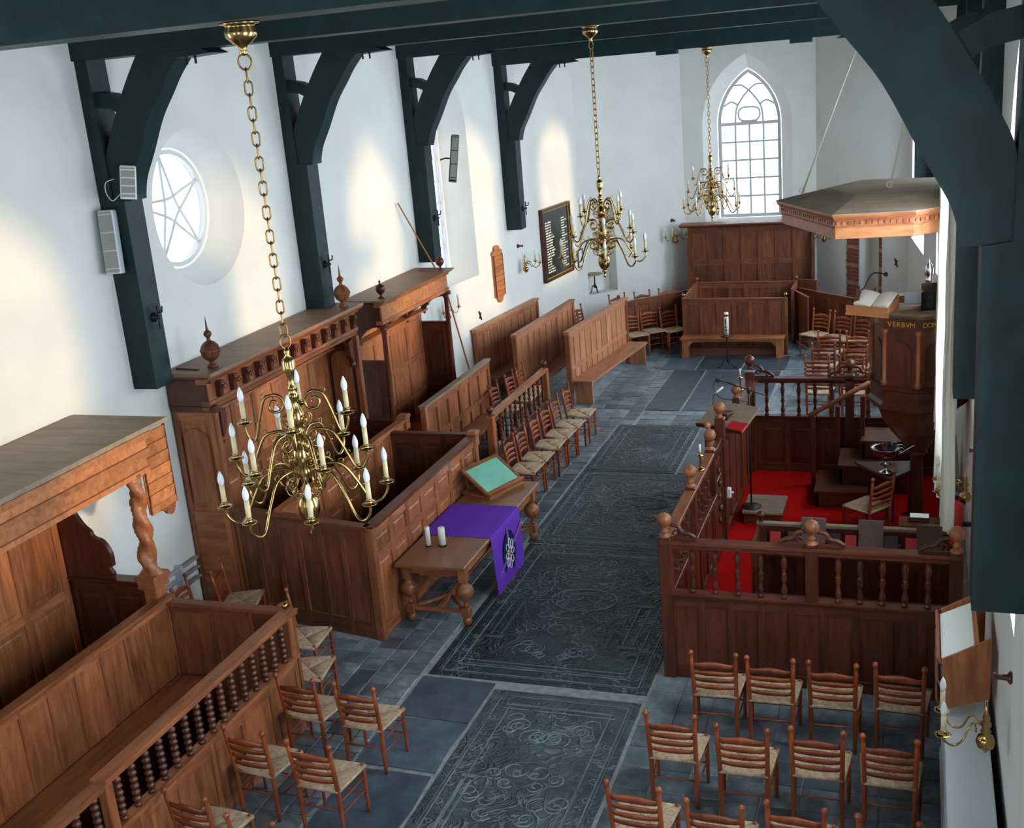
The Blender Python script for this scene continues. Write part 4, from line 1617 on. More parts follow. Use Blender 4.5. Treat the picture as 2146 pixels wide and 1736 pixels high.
for y in (10.66, 14.04):
    br = MB().prism([(0, 0), (.03, 0), (.10, .10), (.12, .30), (0, .34)], -.04, .04, 'x')
    br.lathe([(.02, -.10), (.05, -.06), (.04, 0)], 8)
    add('corner_corbel', br, 'dark_z', c, rel(c, (-7.56, y), 2.20), (0, 0, 0 if y < 12 else PI))


def urn_mb():
    pr = [(.06, 0), (.06, .03), (.034, .05), (.028, .07), (.05, .085), (.09, .12), (.108, .165), (.110, .19), (.118, .195), (.118, .21), (.110, .215), (.098, .255), (.062, .295), (.026, .312), (.020, .345), (.036, .365), (.050, .392), (.036, .418), (.016, .433), (.013, .46), (.001, .60)]
    mb = MB().lathe(pr, 16)
    for s in (-1, 1):
        mb.lathe([(.001, -.02), (.016, 0), (.001, .02)], 8, T=Matrix.Translation((s * .12, 0, .205)))
    return mb


for y, nm in ((10.72, 'near end'), (13.98, 'far end')):
    o = tag(add('urn_finial', cached('urn', urn_mb, 'urn_finial'), 'mid_z', None, (-7.56, y, 3.0)), 'turned wooden urn finial with spike on the %s of the large canopy' % nm, 'finial', 'finials on the canopied pews')
tag(add('wooden_stick', MB().cbox(0, 0, 0, .34, .035, .018), 'dark_x', None, (-8.0, 10.62, 3.0), (0, 0, R_(-8))), 'short dark wooden stick lying on the large canopy roof', 'stick')
tag(add('round_fitting', MB().lathe([(.02, -.02), (.12, -.018), (.13, 0), (.12, .018), (.02, .02)], 20, T=Matrix.Rotation(PI / 2, 4, 'X')), 'black', None, (-7.68, 14.212, 2.42)), 'black round fitting on the far side of the large canopied pew', 'fitting')

# box pew in front of it
t = thing('box_pew', 'large closed oak box pew behind the table with the purple cloth', 'pew', (-5.57, 10.22, 0))
partition(t, (-5.57, 10.22), (-5.57, 13.42), 0, 1.36, 7, t=.05, cap=.13, split=[.95], caph=.06, capmat='dark_x')
partition(t, (-7.50, 10.56), (-5.60, 10.23), 0, 1.36, 6, t=.05, cap=.12, caph=.06, base=.20, raised=False, wd='mid', stile=.07)
partition(t, (-6.85, 13.45), (-5.58, 13.45), 0, 1.36, 3, t=.05, cap=.10, wd='dark', caph=.05)
partition(t, (-6.82, 10.48), (-6.82, 13.95), 0, 1.40, 7, t=.05, cap=.12, split=[.95], caph=.06)
partition(t, (-7.46, 13.98), (-6.85, 13.98), 0, 1.36, 2, t=.05, cap=.10, wd='dark', caph=.05)
for p in ((-5.57, 10.24), (-5.57, 13.40)):
    post(t, p, 0, 1.34, .10)
add('newel_cap', MB().cbox(-.08, -.08, 0, .08, .08, .05, .015).cbox(-.065, -.065, -.16, .065, .065, 0, .005), 'oak_x', t, rel(t, (-6.82, 13.95), 1.40))
add('newel_cap', MB().cbox(-.075, -.075, 0, .075, .075, .05, .015).cbox(-.06, -.06, -.16, .06, .06, 0, .005), 'oak_x', t, rel(t, (-5.57, 13.42), 1.36))
bench(t, (-6.78, 10.5), (-6.78, 13.40), .40, -1, legs=3, wd='dark')

# ------------------------------------------------------------------ second canopied pew with round columns
c = thing('canopied_pew', 'second canopied pew with round columns, curved brackets and lettered frieze', 'pew', (-7.5, 15.0, 0), group='canopied pews along the left wall')
O2 = (7.5, -15.0, 0)
add('roof', MB().prism([(-8.07, 2.86), (-7.38, 2.86), (-7.36, 2.885), (-8.07, 2.90)], 14.88, 17.64, 'y'), 'lidb_x', c, O2)
add('cornice', MB().prism([(-7.56, 2.78), (-7.47, 2.78), (-7.46, 2.81), (-7.40, 2.84), (-7.39, 2.86), (-7.56, 2.86)], 14.90, 17.62, 'y'), 'oak_y', c, O2)
add('frieze', MB().box(-7.56, 14.96, 2.57, -7.475, 17.54, 2.78), 'blind', c, O2)
add('architrave', MB().box(-7.57, 14.94, 2.51, -7.46, 17.56, 2.57), 'oak_y', c, O2)
text_mesh('Anno Domini', .135, 'gold', c, rel(c, (-7.472, 15.75), 2.675), (PI / 2, 0, PI / 2))
# near side: arched board
side = [(-8.05, 2.83), (-7.50, 2.83), (-7.50, 2.50)] + [(-7.56 - .42 * math.sin(R_(q)) * 1.0, 1.98 + .50 * math.cos(R_(q))) for q in range(0, 91, 10)] + [(-8.05, 1.98)]
add('side_arch', MB().prism(side, 14.95, 15.0, 'y'), 'dark_z', c, O2)
partition(c, (-8.05, 14.98), (-7.54, 14.98), 0, 1.96, 1, t=.05, cap=.08, wd='dark', split=[1.0])
partition(c, (-8.05, 17.5), (-7.54, 17.5), 0, 2.0, 1, t=.05, cap=.08, wd='dark', split=[1.0])
partition(c, (-8.02, 15.0), (-8.02, 17.5), 0, 2.2, 4, cap=.08, wd='oak', split=[.85, 1.45], raised=False)
add('back_ledge', MB().prism([(-8.0, 2.14), (-7.86, 2.20), (-7.86, 2.23), (-8.0, 2.23)], 15.0, 17.5, 'y'), 'oak_y', c, O2)
cov = [(-8.03, 2.23)] + [(-8.03 + .52 * (1 - math.cos(R_(q))), 2.23 + .30 * math.sin(R_(q))) for q in range(0, 91, 10)] + [(-7.51, 2.56), (-8.03, 2.56)]
add('coved_back', MB().prism(cov, 15.02, 17.48, 'y'), 'blind', c, O2)
for y in (15.9, 16.75, 17.46):
    rib = [(-7.51 - .44 * (1 - math.cos(R_(q))), 2.12 + .40 * math.sin(R_(q)) * 1.0) for q in range(0, 91, 10)]
    br = [(-7.97 + .46 * (1 - math.cos(R_(q))), 2.20 + .32 * math.sin(R_(q))) for q in range(0, 91, 10)] + [(-7.50, 2.46)] + [(-7.90 + .40 * (1 - math.cos(R_(q))), 2.14 + .30 * math.sin(R_(q))) for q in range(90, -1, -10)]
    add('curved_bracket', MB().prism(br, y - .02, y + .02, 'y'), 'dark_z', c, O2)
for y in (15.01, 17.48):
    add('column', MB().lathe([(.055, 0), (.055, .05), (.040, .07), (.045, .5), (.040, 1.5), (.036, 2.34), (.05, 2.36), (.05, 2.40)], 14).cbox(-.075, -.06, 2.40, .075, .06, 2.46, .01), 'dark_z', c, rel(c, (-7.50, y), .06))
bench(c, (-7.98, 15.05), (-7.98, 17.45), .50, -1, z=.50, legs=3, wd='oak')
add('seat_front', boxm(.03, 2.38, .46), 'oak_y', c, rel(c, (-7.52, 15.06), .0))


def small_urn():
    return MB().lathe([(.05, 0), (.05, .012), (.018, .03), (.018, .055), (.035, .07), (.062, .10), (.072, .14), (.066, .175), (.045, .20), (.012, .215), (.010, .235), (.022, .25), (.008, .262), (.001, .29)], 14)


for y, nm in ((15.10, 'near'), (17.42, 'far')):
    tag(add('ball_finial', cached('surn', small_urn, 'ball_finial'), 'dark_z', None, (-7.52, y, 2.888)), 'small turned ball finial on the %s corner of the second canopy' % nm, 'finial', 'finials on the canopied pews')

# ------------------------------------------------------------------ panelled and spindled pews behind
t = thing('panelled_pew', 'oak pew back with two tiers of panels behind the reading desk', 'pew', (-6.96, 14.92, 0))
partition(t, (-6.96, 14.92), (-6.96, 17.72), 0, 1.28, 6, t=.075, cap=.12, split=[.68], caph=.05, raised=False, capmat='lid_x')
bench(t, (-6.92, 14.98), (-6.92, 17.22), .36, -1, z=.46, legs=3, wd='oak')
post(t, (-6.96, 14.95), 0, 1.25, .09)
t = thing('spindled_pew', 'low pew front with thin twisted spindles and ball posts behind six chairs', 'pew', (-5.85, 14.8, 0))
partition(t, (-5.85, 14.80), (-5.85, 17.48), 0, .66, 5, t=.05, cap=.09, wd='dark')
spindles(t, (-5.85, 14.88), (-5.85, 17.40), .66, 1.12, 11, 'twist')
add('hand_rail', cap_mesh(2.60, .11, .07), 'oak_x', t, rel(t, (-5.85, 14.86), 1.19), (0, 0, PI / 2))
for y in (14.82, 17.46):
    post(t, (-5.85, y), 0, 1.17, .11, 'oak')
    ball(t, (-5.85, y), 1.17, .055, 'dark_z')

PB = [('oak pew backed against the wall, leftmost of three plank-backed pews', (-7.86, 19.5), (-7.56, 22.4), 9, .0), ('middle one of three plank-backed oak pews', (-6.92, 19.05), (-6.72, 22.2), 10, .0), ('aisle-side plank-backed oak pew with a long reddish seat', (-5.98, 19.25), (-5.62, 22.3), 11, .0)]
for lb, a, b, n, _z in PB:
    t = thing('plank_pew', lb, 'pew', (a[0], a[1], 0), group='three plank-backed pews')
    partition(t, a, b, .36, 1.38, n, t=.05, cap=.12, split=([.66] if lb.startswith('aisle') else None), caph=.06, raised=False, stile=.05, base=.08, top=.09, wd='pale')
    d = Vector((b[0] - a[0], b[1] - a[1], 0)).normalized()
    for p in (a, b):
        q = (p[0] + d.x * (.03 if p is a else -.03), p[1] + d.y * (.03 if p is a else -.03))
        post(t, q, 0, 1.34, .085, 'oak')
    o = .04
    bench(t, (a[0] + o, a[1] + .02), (b[0] + o, b[1] - .02), .40, -1, z=.46, legs=2, solid=lb.startswith('aisle'), wd='oak' if not lb.startswith('aisle') else 'pale')

# bar pole leaning on the wall
tag(add('wooden_pole', MB().tube([(-8.045, 17.16, 4.05), (-7.72, 17.98, 2.55), (-7.40, 18.38, .06)], [.011, .014, .016], 8), 'oak_z'), 'long thin wooden pole leaning against the wall behind the second canopy', 'pole')


# ------------------------------------------------------------------ table with cloth, desk and candles
t = thing('refectory_table', 'oak table with bulbous turned legs beside the box pew', 'table', (-5.07, 11.93, 0))
add('table_top', MB().cbox(-.425, -1.37, .725, .425, 1.37, .765, .010), wood('table_oak_y', srgb(104, 62, 38), srgb(128, 80, 50), srgb(144, 94, 62), 'y', rough=0.28), t)


def bulb_leg():
    mb = MB().lathe([(.030, 0), (.046, .02), (.056, .055), (.046, .09), (.026, .11)], 16)
    mb.cbox(-.048, -.048, .11, .048, .048, .22, .006)
    mb.lathe([(.026, .22), (.034, .24), (.026, .26), (.022, .29), (.030, .31), (.070, .335), (.098, .375), (.106, .41), (.098, .45), (.070, .485), (.034, .51), (.044, .52), (.044, .54)], 18)
    mb.cbox(-.050, -.050, .54, .050, .050, .725, .006)
    return mb


for sx in (-1, 1):
    for sy in (-1, 1):
        add('bulbous_leg', cached('bulbleg', bulb_leg, 'bulbous_leg'), 'oak_z', t, (sx * .34, sy * 1.22, 0))
for sx in (-1, 1):
    add('apron', boxm(.03, 2.34, .13), 'oak_y', t, (sx * .34 - .015, -1.17, .595))
for sy in (-1, 1):
    ap = MB().prism([(-.29, .725), (.29, .725), (.29, .60)] + [(p[0], p[1]) for p in [(.20, .60), (.17, .575), (.10, .59), (.05, .565), (-.05, .565), (-.10, .59), (-.17, .575), (-.20, .60)]] + [(-.29, .60)], -.015, .015, 'y')
    add('end_apron', ap, 'oak_x', t, (0, sy * 1.22, 0))
    add('end_stretcher', boxm(.60, .05, .045), 'oak_x', t, (-.30, sy * 1.22 - .025, .145))
add('long_stretcher', boxm(.055, 2.42, .045), 'oak_y', t, (-.0275, -1.21, .150))
for sy in (-1, 1):
    for sx in (-1, 1):
        add('diagonal_brace', MB().tube([(sx * .30, sy * 1.20, .17), (0, sy * .85, .17)], .024, 6), 'oak_z', t)

# purple cloth: over the top and down the aisle side
cl = thing('altar_cloth', 'purple cloth runner with round embroidered emblem draped over the table', 'cloth', (-5.07, 11.9, .765))
v, f = [], []
W = 10
prof = [(-.44, .004)] + [(-.44 + .86 * k / 8, .004) for k in range(1, 9)] + [(.430, .001), (.436, -.012)] + [(.438 + .004 * k, -.012 - .72 * k / 8) for k in range(1, 9)]
for i, (x, z) in enumerate(prof):
    for j in range(W + 1):
        s_ = -1 + 2 * j / W
        hang = max(0, -z)
        v.append((x + hang * .012 * math.sin(j * 1.7), s_ * (.505 - .01 * hang), z + (.0015 * math.sin(j * 2.3 + i) if hang == 0 else 0)))
for i in range(len(prof) - 1):
    for j in range(W):
        a = i * (W + 1) + j
        f.append((a, a + 1, a + W + 2, a + W + 1))
add('cloth_sheet', MB().add(v, f, True), 'purple', cl)
XE = .462
ec = (-.40)
add('emblem_disc', MB().prism([(.22 * math.cos(2 * PI * i / 28), ec + .29 * math.sin(2 * PI * i / 28)) for i in range(28)], XE - .004, XE, 'x'), 'navy', cl)
for nm, pts in (('ribbon', [(-.52 * .95, ec - .20), (.50, ec + .22)]), ('ribbon', [(.06, ec - .36), (-.03, ec + .34)])):
    a, b = Vector((0, *pts[0])), Vector((0, *pts[1]))
    d = (b - a).normalized()
    nrm = Vector((0, -d.z, d.y)) * .022
    pv = [a - nrm, b - nrm, b + nrm, a + nrm]
    add('ribbon', MB().prism([(p.y, p.z) for p in pv], XE - .0015 if nm else XE, XE + .001, 'x'), 'ribbon', cl)
for k in range(8):
    a = 2 * PI * k / 8
    loop = []
    for i in range(14):
        q = 2 * PI * i / 14
        rr, tt = .115 + .055 * math.cos(q), .036 * math.sin(q)
        loop.append((XE + .004, rr * math.cos(a) * .85 - tt * math.sin(a), ec + rr * 1.15 * math.sin(a) + tt * math.cos(a)))
    add('embroidered_petal', MB().tube(loop, .0055, 5, closed=True), 'thread', cl)
add('embroidered_heart', MB().lathe([(.030, 0), (.026, .006), (.002, .007)], 12, T=Matrix.Translation((XE, 0, ec)) @ Matrix.Rotation(PI / 2, 4, 'Y')), 'thread_or', cl)

# reading desk with green panel
d = thing('reading_desk', 'sloping wooden reading desk with pale green panel on the table', 'reading desk', (-5.17, 12.98, .765), R_(-20))
add('base_board', MB().cbox(-.25, -.34, 0, .23, .34, .03, .006), 'oak_y', d)
add('back_support', MB().cbox(-.24, -.26, .03, -.215, .26, .26, .004), 'oak_y', d)
Td = Matrix.Translation((.20, 0, .035)) @ Matrix.Rotation(R_(33), 4, 'Y')
fr = MB()
for b_ in ((-.52, -.36, 0, -.47, .36, .03), (-.05, -.36, 0, 0, .36, .03), (-.47, -.36, 0, -.05, -.315, .03), (-.47, .315, 0, -.05, .36, .03)):
    fr.box(*b_, T=Td)
add('slope_frame', fr, 'oak_y', d)
add('green_panel', MB().box(-.475, -.32, .008, -.045, .32, .022, T=Td), 'green_glass', d)
add('book_ledge', MB().box(-.02, -.36, .0, .012, .36, .055, T=Td), 'oak_y', d)
for (x, y, r, h, lb) in ((-5.29, 11.09, .030, .24, 'tall narrow white candle on the table, left of the pair'), (-5.13, 11.13, .040, .225, 'thicker white pillar candle on the table, right of the pair')):
    k = thing('pillar_candle', lb, 'candle', (x, y, .765), group='two white candles on the table')
    add('wax', MB().lathe([(r, .012), (r, h - .006), (r * .9, h), (r * .3, h - .008)], 16), 'wax', k)
    add('wick', MB().lathe([(.002, h - .01), (.002, h + .012)], 6), 'iron', k)
    add('foot_dish', MB().lathe([(r * 1.25, 0), (r * 1.3, .012), (r * 1.0, .014)], 16), 'iron', k)

# ------------------------------------------------------------------ right-hand enclosure below the pulpit
EX, EY = -2.27, 10.05
e = thing('chancel_screen', 'dark oak balustrade enclosure with ball finials around the red carpet', 'screen', (EX, EY, 0))
partition(e, (EX, EY), (.42, EY), 0, .93, 9, t=.05, cap=.13, wd='dark', caph=.05, base=.12, raised=False, stile=.075)
partition(e, (EX, EY), (EX, 12.66), 0, .93, 6, t=.05, cap=.13, wd='dark', caph=.05)
for p, ww in (((EX, EY), .125), ((-.89, EY), .115), ((.37, EY), .115), ((EX, 11.42), .11), ((EX, 12.66), .12)):
    post(e, p, .93, 1.50, ww, 'dark')
    add('post_neck', cached('neck', lambda: MB().lathe([(.055, 0), (.058, .015), (.028, .03), (.022, .05), (.040, .065)], 14), 'post_neck'), 'oak_z', e, rel(e, p, 1.50))
    ball(e, p, 1.55, .072, 'oak_z')
post(e, (EX, EY), 0, .93, .12, 'dark')
spindles(e, (EX + .06, EY), (-.95, EY), .93, 1.42, 5, 'baluster', 'dark', .9)
spindles(e, (-.83, EY), (.31, EY), .93, 1.42, 5, 'baluster', 'dark', .9)
spindles(e, (EX, EY + .06), (EX, 11.36), .93, 1.42, 5, 'baluster', 'dark', .8)
spindles(e, (EX, 11.48), (EX, 12.6), .93, 1.42, 5, 'baluster', 'dark', .8)
add('hand_rail', cap_mesh(2.72, .13, .075), 'dark_x', e, rel(e, (EX - .04, EY), 1.475))
add('hand_rail', cap_mesh(2.60, .12, .075), 'oak_x', e, rel(e, (EX, EY + .05), 1.475), (0, 0, PI / 2))
crest(e, (EX + .06, EY), 0, 1.48, .24, .15, 1, 'dark')
crest(e, (-.83, EY), 0, 1.48, .24, .15, 1, 'dark')
crest(e, (-.95, EY), 0, 1.48, .24, .15, -1, 'dark')
crest(e, (.31, EY), 0, 1.48, .26, .15, -1, 'dark')
# gate posts and solid side
partition(e, (EX, 12.72), (EX, 13.36), 0, 1.42, 1, t=.05, cap=.07, wd='dark', split=[.95])
post(e, (EX, 13.40), 0, 1.66, .12, 'dark')
ball(e, (EX, 13.40), 1.66, .072, 'oak_z')
post(e, (EX - .10, 13.10), 1.38, 1.58, .07, 'dark')
ball(e, (EX - .10, 13.10), 1.58, .042, 'oak_z')
for k in range(5):
    q = .018 + .01 * (k % 2)
    add('carved_boss', MB().lathe([(.045, 0), (.04, q), (.01, q * 1.6)], 10, T=Matrix.Rotation(PI / 2, 4, 'Y')), 'dark_z', e, rel(e, (EX + .025, 13.04), .45 + k * .16))
partition(e, (EX, 13.46), (EX, 16.1), 0, 1.40, 5, t=.05, cap=.24, wd='dark', caph=.05)
post(e, (EX, 14.75), 1.40, 1.52, .10, 'dark')
ball(e, (EX, 14.75), 1.52, .065, 'oak_z')
post(e, (EX, 16.1), 0, 1.52, .13, 'dark')
ball(e, (EX, 16.1), 1.55, .075, 'dark_z')
crest(e, (EX + .06, 16.1), 0, 1.43, .28, .18, 1, 'dark')
partition(e, (EX + .05, 16.1), (.45, 16.1), 0, .86, 6, t=.05, cap=.10, wd='dark')
spindles(e, (EX + .05, 16.1), (-.95, 16.1), .86, 1.36, 5, 'baluster', 'dark', .8)
spindles(e, (-.80, 16.1), (.40, 16.1), .86, 1.36, 5, 'baluster', 'dark', .8)
add('hand_rail', cap_mesh(2.70, .12, .075), 'dark_x', e, rel(e, (EX + .03, 16.1), 1.43))
post(e, (-.88, 16.1), 0, 1.48, .12, 'dark')
ball(e, (-.88, 16.1), 1.50, .072, 'dark_z')
crest(e, (-.82, 16.1), 0, 1.43, .24, .17, 1, 'dark')
crest(e, (-.94, 16.1), 0, 1.43, .24, .17, -1, 'dark')
# carpet
tag(add('red_carpet', MB().cbox(EX + .026, EY + .03, -.011, .42, 16.07, .012, .004), 'red_carpet'), 'red carpet inside the oak enclosure below the pulpit', 'carpet')

# pew desk inside with books
pd = thing('book_desk', 'low dark pew front inside the enclosure with hymn books on its ledge', 'pew', (-1.58, 11.6, 0))
partition(pd, (-1.58, 11.62), (.40, 11.62), 0, 1.05, 5, t=.045, cap=.07, wd='dark', caph=.035, capmat='lid_x')
add('book_ledge', boxm(1.96, .20, .03), 'dark_x', pd, rel(pd, (-1.57, 11.40), .76))
add('ledge_lip', boxm(1.96, .018, .05), 'dark_x', pd, rel(pd, (-1.57, 11.385), .755))
add('end_panel', boxm(.035, .55, 1.0), 'dark_z', pd, rel(pd, (-1.60, 11.12), 0))
add('seat_board', boxm(1.96, .36, .03), 'dark_x', pd, rel(pd, (-1.57, 10.75), .43))
for x in (-1.50, -.6, .3):
    add('bench_leg', boxm(.05, .30, .43), 'dark_z', pd, rel(pd, (x, 10.78), 0))
ball(pd, (-1.56, 11.62), 1.05, .045, 'dark_z')


def book(name, x, y, z, w, h, th, cover, label, rot=(0, 0, 0), group='books on the pew desk'):
    b = thing(name, label, 'book', (x, y, z), group=group, rot=rot)
    add('cover', MB().box(-w / 2, -th / 2, 0, w / 2, -th / 2 + .004, h).box(-w / 2, th / 2 - .004, 0, w / 2, th / 2, h).box(-w / 2, -th / 2, 0, -w / 2 + .004, th / 2, h), cover, b)
    add('page_block', MB().box(-w / 2 + .004, -th / 2 + .004, .005, w / 2 - .006, th / 2 - .004, h - .005), 'paper', b)
    return b


lean = (R_(-14), 0, 0)
for x, lb in ((-1.40, 'bright red booklet at the left end of the pew desk'), (-.62, 'bright red booklet between the two large grey books'), (-.02, 'red booklet right of the large grey book')):
    book('booklet', x, 11.50, .79, .115, .19, .016, 'red_cover', lb, lean)
for x, lb in ((-1.20, 'dark plum hymn book left of the first grey book'), (-.79, 'dark plum hymn book right of the first grey book'), (-.22, 'dark plum hymn book right of the second grey book')):
    book('hymn_book', x, 11.50, .79, .14, .20, .03, 'dark_cover', lb, lean)
book('large_book', -1.00, 11.52, .80, .25, .34, .05, 'grey_cover', 'large faded grey book behind the middle ball finial', lean)
book('large_book', -.42, 11.52, .80, .25, .34, .045, 'grey_cover', 'large faded grey book right of the middle finial', lean)
book('large_book', .16, 11.52, .79, .26, .33, .05, 'brown_cover', 'large brown book at the right end of the pew desk', lean)
sh = thing('side_shelf', 'small dark shelf behind the brown book holding one pale-edged book', 'shelf', (.05, 12.05, 0))
add('shelf_board', MB().cbox(-.20, -.12, .92, .22, .16, .95, .005), 'dark_x', sh)
add('shelf_front', MB().box(-.20, -.13, .0, .22, -.105, .92), 'dark_z', sh)
add('shelf_side', MB().box(-.20, -.10, 0, -.18, .14, .92), 'dark_z', sh)
book('thick_book', .06, 12.10, .95, .20, .06, .14, 'brown_cover', 'thick book with white page edge lying on the side shelf', (0, 0, 0))

# platforms and pulpit steps
pl = thing('step_platform', 'small low wooden platform with polished top on the red carpet', 'platform', (-1.86, 14.3, .012))
add('platform_top', MB().cbox(-.26, -.32, .15, .26, .32, .18, .006), 'lid_x', pl)
add('platform_side', MB().box(-.24, -.30, 0, .24, -.28, .15).box(-.24, .28, 0, .24, .30, .15).box(-.24, -.28, 0, -.22, .28, .15).box(.22, -.28, 0, .24, .28, .15), 'dark_x', pl)
pp = thing('pulpit_stairs', 'dark wooden stairs with a sloping handrail leading up to the pulpit', 'stairs', (-1.2, 15.1, .012))
for k, (x0, y0, x1, y1, z) in enumerate([(-.07, -.42, .62, .42, .24), (.22, -.12, .92, .62, .50), (.50, .18, 1.15, .80, .76)]):
    add('tread', MB().cbox(x0, y0, z - .035, x1, y1, z, .006), 'dark_x', pp)
    add('riser', MB().box(x0 + .03, y0 + .03, 0, x0 + .06, y1 - .03, z - .035).box(x0 + .03, y0 + .03, 0, x1 - .03, y0 + .06, z - .035), 'dark_x', pp)
hr = MB().tube([(-.20, .42, 1.02), (.62, .42, 1.52)], .035, 8)
add('handrail', hr, 'oak_x', pp)
for k in range(3):
    add('handrail_post', MB().cbox(-.03, -.03, 0, .03, .03, 1.0 + .15 * k, .004), 'dark_z', pp, (-.14 + .33 * k, .42, .02))

# ------------------------------------------------------------------ pulpit
PX, PY = .02, 14.40
p = thing('pulpit', 'dark oak octagonal pulpit with gilt lettering on a column', 'pulpit', (PX, PY, .012))


def octo(r, rot=0.0):
    return [(r * math.cos(R_(rot + 45 * i)), r * math.sin(R_(rot + 45 * i))) for i in range(8)]


def oct_ring(lv):
    mb = MB()
    v = []
    for r, z in lv:
        v += [(x, y, z) for x, y in octo(r)]
    f = [tuple(range(7, -1, -1)), tuple(range((len(lv) - 1) * 8, len(lv) * 8))]
    for k in range(len(lv) - 1):
        for i in range(8):
            j = (i + 1) % 8
            f.append((k * 8 + i, k * 8 + j, k * 8 + 8 + j, k * 8 + 8 + i))
    return mb.add(v, f)


PR = .54
add('column', MB().lathe([(.17, 0), (.17, .06), (.12, .09), (.10, .14), (.085, .5), (.075, .85), (.10, .90), (.14, .93), (.10, .97)], 16), 'dark_z', p)
add('bell_base', oct_ring([(.12, .96), (.20, 1.08), (.34, 1.24), (.42, 1.38), (.47, 1.52), (.49, 1.60)]), 'dark_z', p)
add('lower_moulding', oct_ring([(PR + .01, 1.58), (PR + .06, 1.61), (PR + .06, 1.66), (PR + .02, 1.70), (PR + .02, 1.84), (PR + .05, 1.86), (PR + .05, 1.89), (PR, 1.91)]), 'dark_x', p)
for i in range(8):
    a0, a1 = R_(45 * i), R_(45 * (i + 1))
    A, B = Vector((PR * math.cos(a0), PR * math.sin(a0), 0)), Vector((PR * math.cos(a1), PR * math.sin(a1), 0))
    mid = (A + B) / 2
    ang = math.atan2(B.y - A.y, B.x - A.x)
    ln = (B - A).length
    add('wall_board', MB().box(-ln / 2, 0, 0, ln / 2, .03, .86), 'dark_z', p, (mid.x, mid.y, 1.90), (0, 0, ang))
    w = ln - .13
    arp = [(-w / 2 + .02, .06), (w / 2 - .02, .06), (w / 2 - .02, .42)] + arc(0, .42, w / 2 - .02, 0, PI, 8)[1:-1] + [(-w / 2 + .02, .42)]
    add('arched_panel', MB().prism(arp, -.012, .0, 'y'), 'dark_z', p, (mid.x, mid.y, 1.92), (0, 0, ang))
    add('corner_pilaster', MB().lathe([(.040, 0), (.040, .05), (.026, .07), (.030, .3), (.024, .62), (.038, .65), (.038, .70)], 10), 'oak_z', p, (A.x * 1.01, A.y * 1.01, 1.91))
    add('lettered_frieze', MB().box(-ln / 2 - .01, -.025, 0, ln / 2 + .01, .02, .13), 'dark_x', p, (mid.x, mid.y, 2.61), (0, 0, ang))
    tx = {4: 'ED', 5: 'VERBVM', 6: 'DOMINI'}.get(i)
    if tx:
        out = Vector((mid.x, mid.y, 0)).normalized()
        ps = mid + out * .027
        for kk, chx in enumerate(tx):
            off = (kk - (len(tx) - 1) / 2) * .056
            du = (B - A).normalized()
            qq = ps + du * off
            text_mesh(chx, .085, 'gold', p, (qq.x, qq.y, 2.675), (PI / 2, 0, ang), 'gilt_letter')
add('book_rim', oct_ring([(PR + .0, 2.73), (PR + .05, 2.76), (PR + .11, 2.80), (PR + .13, 2.84), (PR + .03, 2.85), (PR - .04, 2.84), (PR - .04, 2.70)]), 'lid_x', p)
add('inner_floor', oct_ring([(PR - .02, 1.92), (PR - .02, 1.95)]), 'dark_x', p)
add('back_board', MB().box(.23, -.50, 1.92, .26, .50, 3.7), 'dark_z', p)
add('black_drape', MB().cbox(.02, -.30, 2.50, .28, .34, 3.02, .02), 'black', p)

bd = thing('bible_stand', 'orange wooden bible stand resting on the pulpit rim', 'book stand', (-.50, 13.98, 2.862), R_(-24))
add('stand_board', MB().prism([(-.225, .0), (.20, .0), (.20, .20), (-.225, .02)], -.28, .32, 'x'), 'blind', bd)
add('front_board', MB().box(-.32, -.25, -.02, .36, -.225, .10).box(-.32, -.26, -.05, .36, -.22, -.02), 'blind', bd)
bd.scale = (.78, .78, .78)
bb = thing('open_bible', 'large open bible with pale pages lying on the pulpit stand', 'book', (-.49, 14.01, 2.960), R_(-24), rot=(R_(24), 0, R_(-24)))
pg = MB()
for sx in (-1, 1):
    pts = [(sx * .004, .0)] + [(sx * (.02 + .25 * k / 6), .045 * math.sin(PI * (.35 + .65 * (1 - k / 6))) + .012) for k in range(7)] + [(sx * .27, 0)]
    pg.prism(pts, -.17, .19, 'y')
bb.scale = (.78, .78, .78)
add('pages', pg, 'paper', bb, (.02, 0, .006))
add('cover', MB().box(-.27, -.18, 0, .31, .20, .006), 'dark_cover', bb)
ml = thing('gooseneck_microphone', 'black gooseneck microphone rising from the pulpit edge', 'microphone', (-.72, 14.02, 2.862))
add('wood_clamp', MB().cbox(-.03, -.03, 0, .03, .03, .24, .005, T=Matrix.Rotation(R_(14), 4, 'Y')), 'dark_z', ml)
add('gooseneck', MB().tube(catmull([(.05, 0, .22), (.12, 0, .26), (.16, 0, .36), (.22, 0, .43), (.30, .0, .43), (.34, 0, .42)], 5), .008, 7), 'iron', ml)
add('foam_head', MB().lathe([(.001, -.03), (.022, -.018), (.028, 0), (.022, .018), (.001, .03)], 12, T=Matrix.Translation((.36, 0, .415))), 'iron', ml)
tag(add('grey_case', MB().cbox(-.10, -.02, 0, .12, .02, .16, .006).box(-.16, -.10, 0, .12, .02, .012), 'grey_paint', None, (-.05, 14.22, 2.875)), 'small grey folder standing open on the pulpit rim', 'folder')

# canopy
cn = thing('pulpit_canopy', 'octagonal oak sounding board with dentil cornice above the pulpit', 'canopy', (-.45, 14.45, 4.0))
CP = [(-.44, -1.50), (-1.21, 0.0), (-.47, 1.50), (.45, 1.48), (.98, 1.0), (.98, -.90), (.42, -1.42)]


